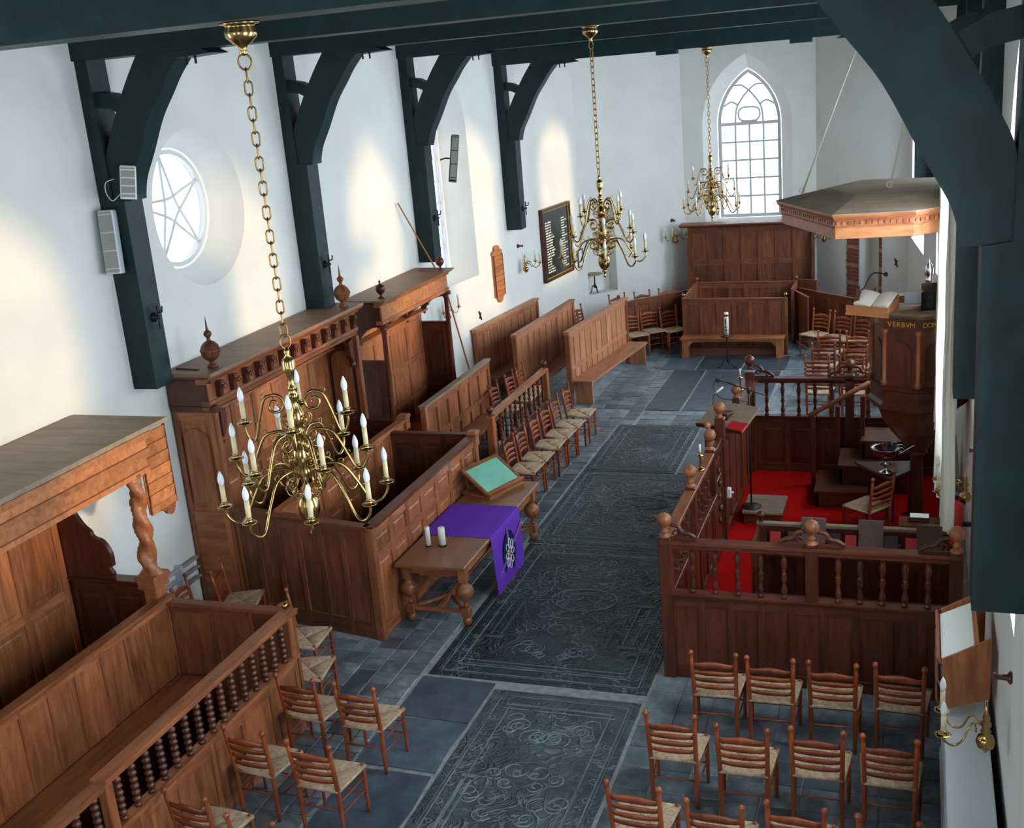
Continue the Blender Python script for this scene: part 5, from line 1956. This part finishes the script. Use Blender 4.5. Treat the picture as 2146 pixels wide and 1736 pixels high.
def can(lv):
    v, n = [], len(CP)
    for s, z in lv:
        for k, (x, y) in enumerate(CP):
            if x > .9:
                v.append((x, y * s, z))
            else:
                v.append((x * s if x < .5 else x, y * s, z))
    f = [tuple(range(n - 1, -1, -1)), tuple(range((len(lv) - 1) * n, len(lv) * n))]
    for k in range(len(lv) - 1):
        for i in range(n):
            j = (i + 1) % n
            f.append((k * n + i, k * n + j, k * n + n + j, k * n + n + i))
    return MB().add(v, f)


add('fascia', can([(.93, -.14), (.95, -.13), (.95, -.02), (.96, .0)]), 'blind', cn)
add('cornice', can([(.955, .0), (.955, .07), (.97, .08), (.99, .10), (1.0, .12), (1.0, .14)]), 'oak_x', cn)
add('roof_boards', can([(1.01, .14), (1.01, .15), (.55, .26), (.50, .27)]), 'lid_x', cn)
def cp_at(k):
    x, y = CP[k % len(CP)]
    return Vector((x if x > .9 else x * .957, y * .957, 0))


for i in (0, 1, 2, 3, 5, 6):
    A, B = cp_at(i), cp_at(i + 1)
    n_ = int((B - A).length / .062)
    ang = math.atan2(B.y - A.y, B.x - A.x)
    for k in range(n_):
        q = A + (B - A) * ((k + .5) / n_)
        add('dentil', cached('dentil', lambda: MB().box(-.018, -.012, 0, .018, .012, .036), 'dentil'), 'oak_z', cn, (q.x, q.y, .022), (0, 0, ang))
for (a, b) in (((-.92, .20, .20), (-.10, .0, 2.30)), ((.12, -.30, .28), (.52, -.18, 2.20))):
    A, B = Vector(a), Vector(b)
    add('hanging_rod', MB().tube([A, B], .011, 7), 'rope', cn)
    add('rod_eye', MB().tube([(a[0] + .035 * math.cos(R_(30 * i)), a[1], a[2] + .03 + .035 * math.sin(R_(30 * i))) for i in range(12)], .008, 6, closed=True), 'rope', cn)

# silver font bowl on a bracket
fb = thing('baptismal_bowl', 'silver baptismal bowl with ornate bracket under the pulpit', 'bowl', (-.34, 14.20, .98))
add('bowl', MB().lathe([(.05, -.16), (.07, -.15), (.02, -.12), (.03, -.08), (.10, -.04), (.165, .02), (.175, .07), (.19, .075), (.185, .082), (.15, .06), (.10, .01), (.01, -.02)], 22), 'silver', fb)
add('foot', MB().lathe([(.09, -.26), (.085, -.24), (.03, -.22), (.02, -.16), (.05, -.155)], 16), 'silver', fb)
sc_ = MB()
for k in range(3):
    a = R_(40 * k - 20)
    pts = [(.18 * math.cos(a) + .05 * (1 - i / 12) * math.cos(R_(i * 40)), .18 * math.sin(a), .06 + .05 * (1 - i / 12) * math.sin(R_(i * 40))) for i in range(11)]
    sc_.tube(pts, .008, 6)
sc_.tube(catmull([(.14, .0, -.02), (.24, .0, .05), (.34, 0, .12)], 4), .010, 6)
add('bracket_scroll', sc_, 'silver', fb)
add('bracket_board', MB().prism([(-.40, .30), (.05, -.30), (.30, .05), (.30, .40)], -.30, -.27, 'z'), 'dark_x', fb, (0, .1, 0))
add('bracket_leg', MB().cbox(-.05, .0, -.968, .05, .08, -.30, .005), 'dark_z', fb, (.05, .1, 0))

# lectern desk, candle and microphone on the side of the screen
ld_ = thing('lectern_desk', 'sloping wooden lectern board on the screen holding a red booklet', 'lectern', (EX + .02, 13.95, 1.45), R_(-25))
Tl = Matrix.Rotation(R_(26), 4, 'X')
add('slope', MB().cbox(-.32, -.24, .06, .36, .24, .085, .005, T=Tl), 'lid_x', ld_)
add('slope_lip', MB().box(-.32, -.255, .06, .36, -.235, .11, T=Tl), 'dark_x', ld_)
add('support', MB().cbox(-.06, -.12, -.05, .06, .10, .12, .005), 'dark_z', ld_)
add('lamp_arm', MB().tube(catmull([(-.30, .1, .14), (-.32, .14, .24), (-.28, .16, .30)], 4), .006, 6), 'iron', ld_)
add('lamp_tube', MB().tube([(-.30, .15, .28), (-.22, .22, .36)], .014, 8), 'wax', ld_)
bk = thing('booklet', 'red booklet lying on the lectern slope', 'book', (EX + .10, 13.76, 1.475), R_(-25), rot=(R_(26), 0, R_(-25)))
add('cover', MB().box(-.02, -.13, .0, .22, .02, .004).box(-.02, -.13, .014, .22, .02, .018).box(-.02, .016, .0, .22, .02, .018), 'red_cover', bk)
add('page_block', MB().box(-.015, -.125, .004, .215, .016, .014), 'paper', bk)
op = thing('open_book', 'open white book lying on the wide ledge of the screen', 'book', (EX, 14.25, 1.402), R_(80))
for sx in (-1, 1):
    add('page', MB().prism([(sx * .002, 0), (sx * .06, .030), (sx * .15, .018), (sx * .17, .004), (sx * .17, 0)], -.13, .13, 'y'), 'paper', op)


def candlestick(x, y, z, label, h=.22):
    k = thing('candlestick', label, 'candlestick', (x, y, z), group='brass candlesticks on the screen')
    pr = [(.055, 0), (.058, .008), (.03, .02), (.012, .03)]
    for i in range(7):
        pr += [(.008, .035 + i * .018), (.013, .044 + i * .018)]
    pr += [(.008, .165), (.045, .172), (.048, .178), (.012, .182), (.014, .20), (.016, .215)]
    add('stick', MB().lathe(pr, 14), 'brass', k)
    add('candle', MB().lathe([(.012, .20), (.012, .30), (.002, .302)], 10), 'wax', k)
    return k


candlestick(EX, 12.02, 1.478, 'brass candlestick with white candle on the near rail of the screen')
candlestick(EX - .06, 15.55, 1.402, 'brass candlestick with stub candle on the far ledge of the screen')
ms = thing('microphone_stand', 'thin black microphone stand with boom beside the lectern', 'microphone stand', (-2.02, 14.17, .192))
add('pole', MB().tube([(0, 0, 0), (0, 0, 1.62)], .011, 8), 'iron', ms)
add('base', MB().lathe([(.13, 0), (.13, .012), (.02, .03)], 18), 'iron', ms)
add('boom', MB().tube([(.22, -.02, 1.54), (0, 0, 1.60), (-.42, .10, 1.72)], .009, 7), 'iron', ms)
add('clip', MB().lathe([(.02, -.04), (.022, .04)], 10, T=Matrix.Translation((0, 0, 1.60))), 'iron', ms)
add('microphone', MB().lathe([(.010, 0), (.013, .09), (.024, .11), (.024, .14), (.005, .16)], 12, T=Matrix.Translation((-.28, .06, 1.69)) @ Matrix.Rotation(R_(-80), 4, 'Y')), 'iron', ms)
add('cable', MB().tube(catmull([(-.42, .10, 1.72), (-.46, .06, 1.62), (-.36, -.02, 1.50), (-.16, -.02, 1.47), (0, .0, 1.44)], 5), .005, 5), 'iron', ms)
so = thing('white_socket', 'small white socket box on the inner face of the screen', 'socket', (EX + .03, 13.40, .62))
add('box', MB().cbox(0, -.04, 0, .05, .04, .12, .008), 'radiator', so, (.032, 0, 0))
add('plug', MB().lathe([(.016, 0), (.016, .03)], 10, T=Matrix.Rotation(PI / 2, 4, 'Y')), 'radiator', so, (.08, 0, .06))


# ------------------------------------------------------------------ apse furniture
w = thing('apse_panelling', 'tall dark oak panelled backrest with broad cornice under the apse window', 'panelling', (-3.72, 26.9, 0))
partition(w, (-5.14, 26.95), (-2.28, 26.95), 0, 2.10, 7, t=.06, cap=0, caph=0, split=[1.25], wd='mid', raised=False, top=.16)
add('cornice', MB().prism([(26.80, 2.10), (26.70, 2.13), (26.62, 2.16), (26.62, 2.19), (27.05, 2.19), (27.05, 2.10)], -5.32, -2.10, 'x'), 'mid_x', w, (3.72, -26.9, 0))
for sx, x in ((1, -5.14), (-1, -2.28)):
    wing = [(26.95, 0), (26.55, 0), (26.55, .95)] + [(q.x, q.y) for q in catmull([(26.55, .95, 0), (26.66, 1.08, 0), (26.72, 1.30, 0), (26.70, 1.55, 0), (26.74, 1.80, 0), (26.86, 1.95, 0), (26.88, 2.10, 0)], 4)][1:] + [(26.95, 2.10)]
    add('side_wing', MB().prism(wing, x - .025, x + .025, 'x'), 'mid_z', w, (3.72, -26.9, 0))
bench(w, (-5.08, 26.52), (-2.34, 26.52), .42, 1, z=.46, legs=3, wd='mid')

b = thing('apse_pew', 'square oak box pew with small brass balls before the apse panelling', 'pew', (-3.55, 23.1, 0))
partition(b, (-4.58, 23.10), (-2.50, 23.02), 0, 1.17, 6, t=.05, cap=.06, caph=.03, wd='mid', raised=False, base=.10)
partition(b, (-4.62, 24.86), (-2.46, 24.78), 0, 1.17, 6, t=.05, cap=.07, caph=.04, wd='mid', raised=False)
partition(b, (-4.60, 23.12), (-4.62, 24.84), 0, 1.17, 4, t=.05, cap=.06, caph=.03, wd='mid', raised=False)
partition(b, (-2.46, 23.9), (-2.46, 24.76), 0, 1.17, 2, t=.05, cap=.06, caph=.03, wd='mid', raised=False)
for p_ in ((-4.58, 23.10), (-2.50, 23.02)):
    post(b, p_, 0, 1.16, .07, 'mid')
    ball(b, p_, 1.17, .040, 'brass', 'brass_ball')
for p_ in ((-4.62, 24.86), (-2.46, 24.78)):
    ball(b, p_, 1.17, .042, 'mid_z', 'wooden_ball')
k = thing('low_bench', 'low oak bench with bracketed legs standing before the apse pew', 'bench', (-3.55, 22.84, 0))
add('seat_board', boxm(2.10, .34, .035), 'oak_x', k, (-1.06, -.17, .385))
for sx in (-1, 1):
    add('bench_end', boxm(.13, .30, .385), 'oak_z', k, (-1.03 if sx < 0 else .88, -.15, 0))
add('front_apron', MB().prism([(-.90, .385), (.88, .385), (.88, .22)] + [(q.x, q.y) for q in catmull([(.86, .24, 0), (.80, .31, 0), (.70, .335, 0), (0, .34, 0), (-.72, .335, 0), (-.82, .31, 0), (-.88, .24, 0)], 4)] + [(-.90, .22)], -.145, -.120, 'y'), 'oak_x', k)
add('foot_board', boxm(1.76, .03, .15), 'mid_x', k, (-.88, .08, .0))
l = thing('apse_side_panel', 'low dark oak panel running diagonally left of the apse pew', 'panelling', (-5.4, 24.0, 0))
partition(l, (-6.02, 23.42), (-4.72, 24.78), 0, 1.04, 5, t=.045, cap=.07, caph=.04, wd='mid', raised=False)
bench(l, (-5.98, 23.38), (-4.85, 24.55), .30, -1, z=.44, legs=2, wd='mid')
post(l, (-6.04, 23.40), 0, 1.10, .08, 'mid')
ball(l, (-6.04, 23.40), 1.10, .04, 'mid_z')
l = thing('apse_side_panel', 'low dark oak panel running diagonally right of the apse pew', 'panelling', (-1.6, 23.5, 0))
partition(l, (-2.38, 24.66), (-.70, 22.98), 0, 1.04, 6, t=.045, cap=.07, caph=.04, wd='mid', raised=False)
l = thing('pew_door', 'narrow dark pew door standing ajar at the right of the apse pew', 'door', (-2.45, 24.3, 0))
partition(l, (-2.42, 24.10), (-2.10, 23.42), .04, 1.10, 2, t=.04, cap=.05, caph=.03, wd='mid', raised=False)
l = thing('pew_return', 'short dark panel joining the right end of the apse panelling', 'panelling', (-2.4, 25.6, 0))
partition(l, (-2.40, 24.84), (-2.02, 24.66), 0, 1.20, 1, t=.04, cap=.05, caph=.03, wd='mid', raised=False)

# paschal candle on its iron stand
s = thing('paschal_stand', 'black iron candle stand with round tray and tripod feet in the apse', 'candle stand', (-3.53, 21.97, 0))
add('stem', MB().lathe([(.02, .10), (.014, .16), (.02, .20), (.012, .24), (.012, .58), (.02, .60), (.10, .615), (.125, .625), (.125, .635), (.02, .63)], 18), 'iron', s)
for q in range(3):
    a = R_(90 + 120 * q)
    add('scroll_foot', MB().tube(catmull([(0, 0, .16), (.07 * math.cos(a), .07 * math.sin(a), .14), (.15 * math.cos(a), .15 * math.sin(a), .03), (.22 * math.cos(a), .22 * math.sin(a), .012)], 4), .011, 6), 'iron', s)
s = thing('paschal_candle', 'tall white candle with dark red printed marks on the iron stand', 'candle', (-3.53, 21.97, .634))
add('wax', MB().lathe([(.046, 0), (.046, .46), (.040, .475), (.01, .47)], 18), 'wax', s)
add('red_band', MB().lathe([(.0465, .40), (.0475, .41), (.0475, .43), (.0465, .44)], 18), 'wax_red', s)
add('red_band', MB().lathe([(.0465, .01), (.0475, .015), (.0475, .03), (.0465, .035)], 18), 'wax_red', s)
mk = MB()
mk.box(-.012, -.051, .10, .010, -.044, .15).box(-.020, -.051, .17, -.004, -.044, .22).box(.0, -.051, .19, .016, -.044, .20).box(-.02, -.050, .24, .0, -.043, .36).box(-.012, -.051, .06, .012, -.044, .075)
tag(add('printed_mark', mk, 'iron', s), kind='stuff')

# pedestal table in the niche, framed picture beside it
nx, ny = CL0[0] + .52 * (CL1[0] - CL0[0]) / LA1, CL0[1] + .52 * (CL1[1] - CL0[1]) / LA1
nn = Vector(((CL1[1] - CL0[1]) / LA1, -(CL1[0] - CL0[0]) / LA1, 0))
s = thing('pedestal_table', 'small tripod pedestal table standing in the wall niche', 'table', (nx - nn.x * .13 - .12, ny - nn.y * .13 - .12, .80))
add('table_top', MB().lathe([(.20, .44), (.205, .45), (.20, .465), (.01, .466)], 8, smooth=False), 'lid_x', s)
add('stem', MB().lathe([(.025, .12), (.035, .16), (.016, .22), (.014, .42), (.03, .44)], 12), 'iron', s)
for q in range(3):
    a = R_(80 + 120 * q)
    add('leg', MB().tube(catmull([(0, 0, .20), (.06 * math.cos(a), .06 * math.sin(a), .15), (.085 * math.cos(a), .085 * math.sin(a), .05), (.12 * math.cos(a), .12 * math.sin(a), .012)], 4), .013, 6), 'iron', s)
TW = TL2
s = thing('framed_picture', 'small blue framed picture on the wall behind the middle chandelier', 'picture', (0, 0, 0))
s.matrix_world = TL2 @ Matrix.Translation((LL2 - .36, 1.52, .012))
add('frame', MB().box(0, 0, 0, .30, .03, .025).box(0, .39, 0, .30, .42, .025).box(0, .03, 0, .03, .39, .025).box(.27, .03, 0, .30, .39, .025), 'slate', s)
add('print', MB().box(.03, .03, .004, .27, .39, .012), 'paper', s)

# name board
BU0, BU1, BZ0, BZ1 = ub(23.05), ub(24.62), 1.56, 3.12
s = thing('name_board', 'black glossy board with gilt frame and columns of pale names', 'board', (0, 0, 0))
s.matrix_world = TL2 @ Matrix.Translation((BU0, BZ0, .0))
bw_, bh_ = BU1 - BU0, BZ1 - BZ0
add('panel', MB().box(.05, .05, .02, bw_ - .05, bh_ - .05, .05), 'board_black', s)
for q in ((0, 0, .06, bh_), (bw_ - .06, 0, bw_, bh_), (.06, 0, bw_ - .06, .06), (.06, bh_ - .06, bw_ - .06, bh_)):
    add('frame_side', MB().box(q[0], q[1], 0, q[2], q[3], .09), 'dark_x', s)
for q in ((.06, .06, .075, bh_ - .06), (bw_ - .075, .06, bw_ - .06, bh_ - .06), (.075, .06, bw_ - .075, .075), (.075, bh_ - .075, bw_ - .075, bh_ - .06)):
    add('gilt_slip', MB().box(q[0], q[1], .05, q[2], q[3], .065), 'gold', s)
rnd = random.Random(11)
for i in range(20):
    z = .17 + i * .056
    n_ = rnd.choice((4, 5, 6, 6, 7))
    mb = MB()
    x = .20
    for j in range(n_):
        wq = rnd.uniform(.035, .07)
        h0 = rnd.choice((0, .006))
        mb.box(x, z, .05, x + wq, z + .026 + h0, .052)
        x += wq + rnd.choice((.006, .006, .03))
    tag(add('name_line', mb, 'thread', s), kind='stuff')
    mb = MB()
    x = bw_ - .50
    for j in range(4 if i % 3 else 7):
        mb.box(x, z, .05, x + .036, z + .024, .052)
        x += .044
    tag(add('date_line', mb, 'thread', s), kind='stuff')

# psalm board
s = thing('psalm_board', 'tall scalloped wooden psalm board with slats on the white wall', 'board', (0, 0, 0))
pu = ub(20.62)
s.matrix_world = TL2 @ Matrix.Translation((pu, 1.62, .0))
pw_, ph_ = .46, 1.12
out = [(.03, .12), (.10, .10), (.14, .03), (.20, .0), (.26, .0), (.32, .03), (.36, .10), (.43, .12), (.43, .95), (.46, .97), (.44, 1.02), (.36, 1.04), (.34, 1.10), (.27, 1.13), (.19, 1.13), (.12, 1.10), (.10, 1.04), (.02, 1.02), (0, .97), (.03, .95)]
add('back_board', MB().prism(out, .0, .04, 'z'), 'blind', s)
for i in range(8):
    add('slat', boxm(.37, .018, .088), 'blind', s, (.045, .14 + i * .1, .058), (-PI / 2, 0, 0))
add('side_strip', MB().box(.415, .13, .04, .43, .95, .062), 'dark_x', s)
add('side_strip', MB().box(.03, .13, .04, .045, .95, .062), 'dark_x', s)


# brass wall sconces
def sconce(label, T, arms, reach=.30, drop=True, scale=1.0, ring=False):
    s = thing('wall_sconce', label, 'sconce', (0, 0, 0), group='brass wall sconces')
    s.matrix_world = T
    add('wall_knob', MB().lathe([(.035, 0), (.045, .012), (.02, .03), (.016, .09), (.03, .10), (.02, .115)], 12), 'dark_z', s, (0, .40, 0))
    Ry = Matrix.Rotation(-PI / 2, 4, 'X')
    add('body', MB().lathe([(.004, -.16), (.014, -.14), (.05, -.11), (.060, -.075), (.05, -.04), (.02, -.02), (.034, 0), (.02, .02), (.036, .05), (.02, .08), (.026, .10), (.010, .14), (.006, .22)], 16, T=Matrix.Translation((0, 0, .14)) @ Ry), 'brass', s)
    for a in arms:
        ca, sa = math.cos(R_(a)), math.sin(R_(a))
        pts = [(.03, .05), (.08, .08), (.12, .05), (.16, -.03), (.22, -.06), (.28, -.02), (reach, .03)]
        path = catmull([(r * ca, z, .14 + r * sa) for r, z in pts], 4)
        ao = add('arm', MB().tube(path, .007, 6).tube([((.07 + .025 * (1 - i / 12) * math.cos(R_(i * 38))) * ca, .02 + .025 * (1 - i / 12) * math.sin(R_(i * 38)), .14 + .07 * sa) for i in range(11)], .005, 5), 'brass', s)
        for nm, fn, mt in (('drip_pan', pan_mb, 'brass'), ('candle_sleeve', sleeve_mb, 'sleeve'), ('bulb', bulb_mb, 'bulb')):
            key = {'drip_pan': 'pan', 'candle_sleeve': 'sleeve', 'bulb': 'bulb'}[nm]
            add(nm, cached(key, fn, nm), mt, ao, (reach * ca, .03, .14 + reach * sa), (-PI / 2, 0, 0))
    return s


sconce('brass two-armed sconce on the white wall beside the psalm board', TL2 @ Matrix.Translation((ub(21.9), 2.16, 0)), (20, 60))
sconce('brass sconce half hidden behind the column of the second canopied pew', TL2 @ Matrix.Translation((ub(18.45), 1.95, 0)), (15, 165))
sconce('brass sconce on the apse wall left of the dark panelling', TA1 @ Matrix.Translation((LA1 - .40, 1.84, 0)), (0, 40, 140, 180))
sconce('brass sconce on the apse wall right of the dark panelling', TA3 @ Matrix.Translation((.42, 1.76, 0)), (0, 40, 140, 180))
sconce('brass sconce on the white wall under the left-edge canopy', TL @ Matrix.Translation((uy(8.86), 2.30, 0)), (10, 60, 170))
sconce('brass sconce with one white candle bulb by the lower right edge', TR @ Matrix.Translation((uq(6.95), 1.62, 0)), (60, 120))
sconce('brass sconce with one candle bulb below the white curtains', TR @ Matrix.Translation((uq(11.0), 1.74, 0)), (55, 125))
lp = thing('lantern_post', 'dark brown post with small glass lantern standing behind the pulpit', 'lantern', (.15, 17.5, 0))
add('post', MB().cbox(-.035, -.035, .06, .035, .035, 2.50, .006), 'dark_z', lp)
add('post_foot', MB().cbox(-.14, -.14, 0, .14, .14, .06, .01), 'dark_x', lp)
add('side_peg', MB().box(-.07, -.015, 2.36, -.03, .015, 2.42), 'iron', lp)
add('lantern_body', MB().lathe([(.05, 2.50), (.055, 2.54), (.045, 2.56), (.06, 2.62), (.062, 2.70), (.04, 2.76), (.015, 2.80), (.005, 2.86)], 12), 'silver', lp)

# iron wall anchors
for T_, u_, z_, lb in ((TL2, ub(19.95), 1.55, 'small black iron wall anchor on the left wall below the pointed window'), (TA3, LA3 - .35, 1.35, 'small black iron wall anchor right of the brick arch')):
    mb = MB().box(-.012, -.10, 0, .012, .10, .02, T=Matrix.Rotation(R_(25), 4, 'Z')).box(-.012, -.06, 0, .012, .06, .02, T=Matrix.Rotation(R_(-35), 4, 'Z'))
    o = tag(add('wall_anchor', mb, 'iron'), lb, 'anchor', 'iron wall anchors')
    o.matrix_world = T_ @ Matrix.Translation((u_, z_, .0))

# ------------------------------------------------------------------ white curtains at the right wall
def curtain(y0, y1, x0, z0, z1, label):
    v, f = [], []
    n, m = 36, 8
    for k in range(m + 1):
        z = z0 + (z1 - z0) * k / m
        g = 1.0 + .15 * (1 - k / m)
        for i in range(n + 1):
            s_ = i / n
            ph = s_ * 5 * 2 * PI
            v.append((x0 + .045 + .045 * math.sin(ph) * g + .012 * math.sin(k * 1.3 + i * .4), y0 + (y1 - y0) * s_ + .012 * math.sin(2 * ph), z))
    for k in range(m):
        for i in range(n):
            a = k * (n + 1) + i
            f.append((a, a + 1, a + n + 2, a + n + 1))
    t_ = thing('curtain', label, 'curtain', (x0, y0, z0), group='white curtains on the right wall')
    add('cloth', MB().add(v, f, True), 'curtain', t_, (-x0, -y0, -z0))
    add('curtain_rod', MB().tube([(x0 + .05, y0 - .06, z1 + .01), (x0 + .05, y1 + .06, z1 + .01)], .012, 8), 'iron', t_, (-x0, -y0, -z0))
    add('rod_bracket', MB().tube([(x0 + .05, (y0 + y1) / 2, z1 + .01), (XR, (y0 + y1) / 2, z1 + .01)], .010, 6), 'iron', t_, (-x0, -y0, -z0))
    return t_


curtain(13.0, 13.75, .215, 1.60, 5.25, 'long white curtain on the right wall, farthest of three, beside the pulpit')
curtain(11.15, 11.85, .20, 1.55, 5.25, 'long white curtain on the right wall, middle one of three')
curtain(10.32, 10.86, .245, 1.55, 5.25, 'long white curtain on the right wall, nearest the camera')
s = thing('red_cylinder', 'narrow red cylinder hanging on the right wall below the curtains', 'extinguisher', (.40, 11.35, 1.02))
add('body', MB().lathe([(.06, 0), (.065, .02), (.065, .40), (.04, .45), (.02, .46), (.02, .50)], 16), 'red_cover', s)
add('valve', MB().cbox(-.02, -.05, .50, .02, .05, .54, .005), 'iron', s)
add('bracket', MB().box(.05, -.02, .2, .20, .02, .24), 'iron', s)

# radiator and leaflet rack by the lower right wall
r = thing('radiator', 'white radiator along the right wall beside the front chairs', 'radiator', (.24, 7.2, 0))
add('top_bar', MB().cbox(0, -2.2, 1.0, .30, 1.85, 1.05, .01), 'radiator', r)
add('bottom_bar', MB().cbox(0, -2.2, .08, .10, 1.85, .14, .01), 'radiator', r)
for k in range(11):
    add('rib', boxm(.035, .05, .86), 'radiator', r, (.01, -2.18 + k * .395, .14))
for z in (.40, .70):
    add('cross_bar', boxm(.03, 4.0, .03), 'radiator', r, (.015, -2.17, z))
add('dark_back', MB().box(.12, -2.15, .14, .14, 1.8, 1.0), 'iron', r)
for y in (-2.1, -.2, 1.7):
    add('foot', boxm(.08, .06, .09), 'radiator', r, (.01, y, 0))
r = thing('leaflet_rack', 'small wooden leaflet rack with three sloping trays on the right wall', 'rack', (.22, 8.45, 1.10))
for k in range(3):
    add('tray', MB().box(0, -.40, .02, .30, .40, .035, T=Matrix.Translation((0, 0, .17 * k)) @ Matrix.Rotation(R_(-28), 4, 'Y')), 'blind', r)
    add('paper_stack', MB().box(.02, -.36, .036, .27, .36, .055, T=Matrix.Translation((0, 0, .17 * k)) @ Matrix.Rotation(R_(-28), 4, 'Y')), 'paper', r)
    add('tray_lip', MB().box(-.005, -.40, .02, .01, .40, .085, T=Matrix.Translation((0, 0, .17 * k)) @ Matrix.Rotation(R_(-28), 4, 'Y')), 'oak_x', r)
add('side_board', MB().prism([(0, 0), (.33, .12), (.33, .62), (.0, .42)], -.42, -.40, 'y'), 'oak_z', r)
add('side_board', MB().prism([(0, 0), (.33, .12), (.33, .62), (.0, .42)], .40, .42, 'y'), 'oak_z', r)

# heating pipes low on the left wall
r = thing('heating_pipes', 'pair of grey heating pipes running low along the left wall', 'pipes', (XL, 9.4, 0))
for z in (.50, .62, .74):
    add('pipe', MB().tube([(.07, -.9, z), (.07, 1.05, z)], .022, 8), 'grey_paint', r)
for y in (-.6, .7):
    add('pipe_bracket', MB().box(0, y - .02, .46, .10, y + .02, .78), 'grey_paint', r)
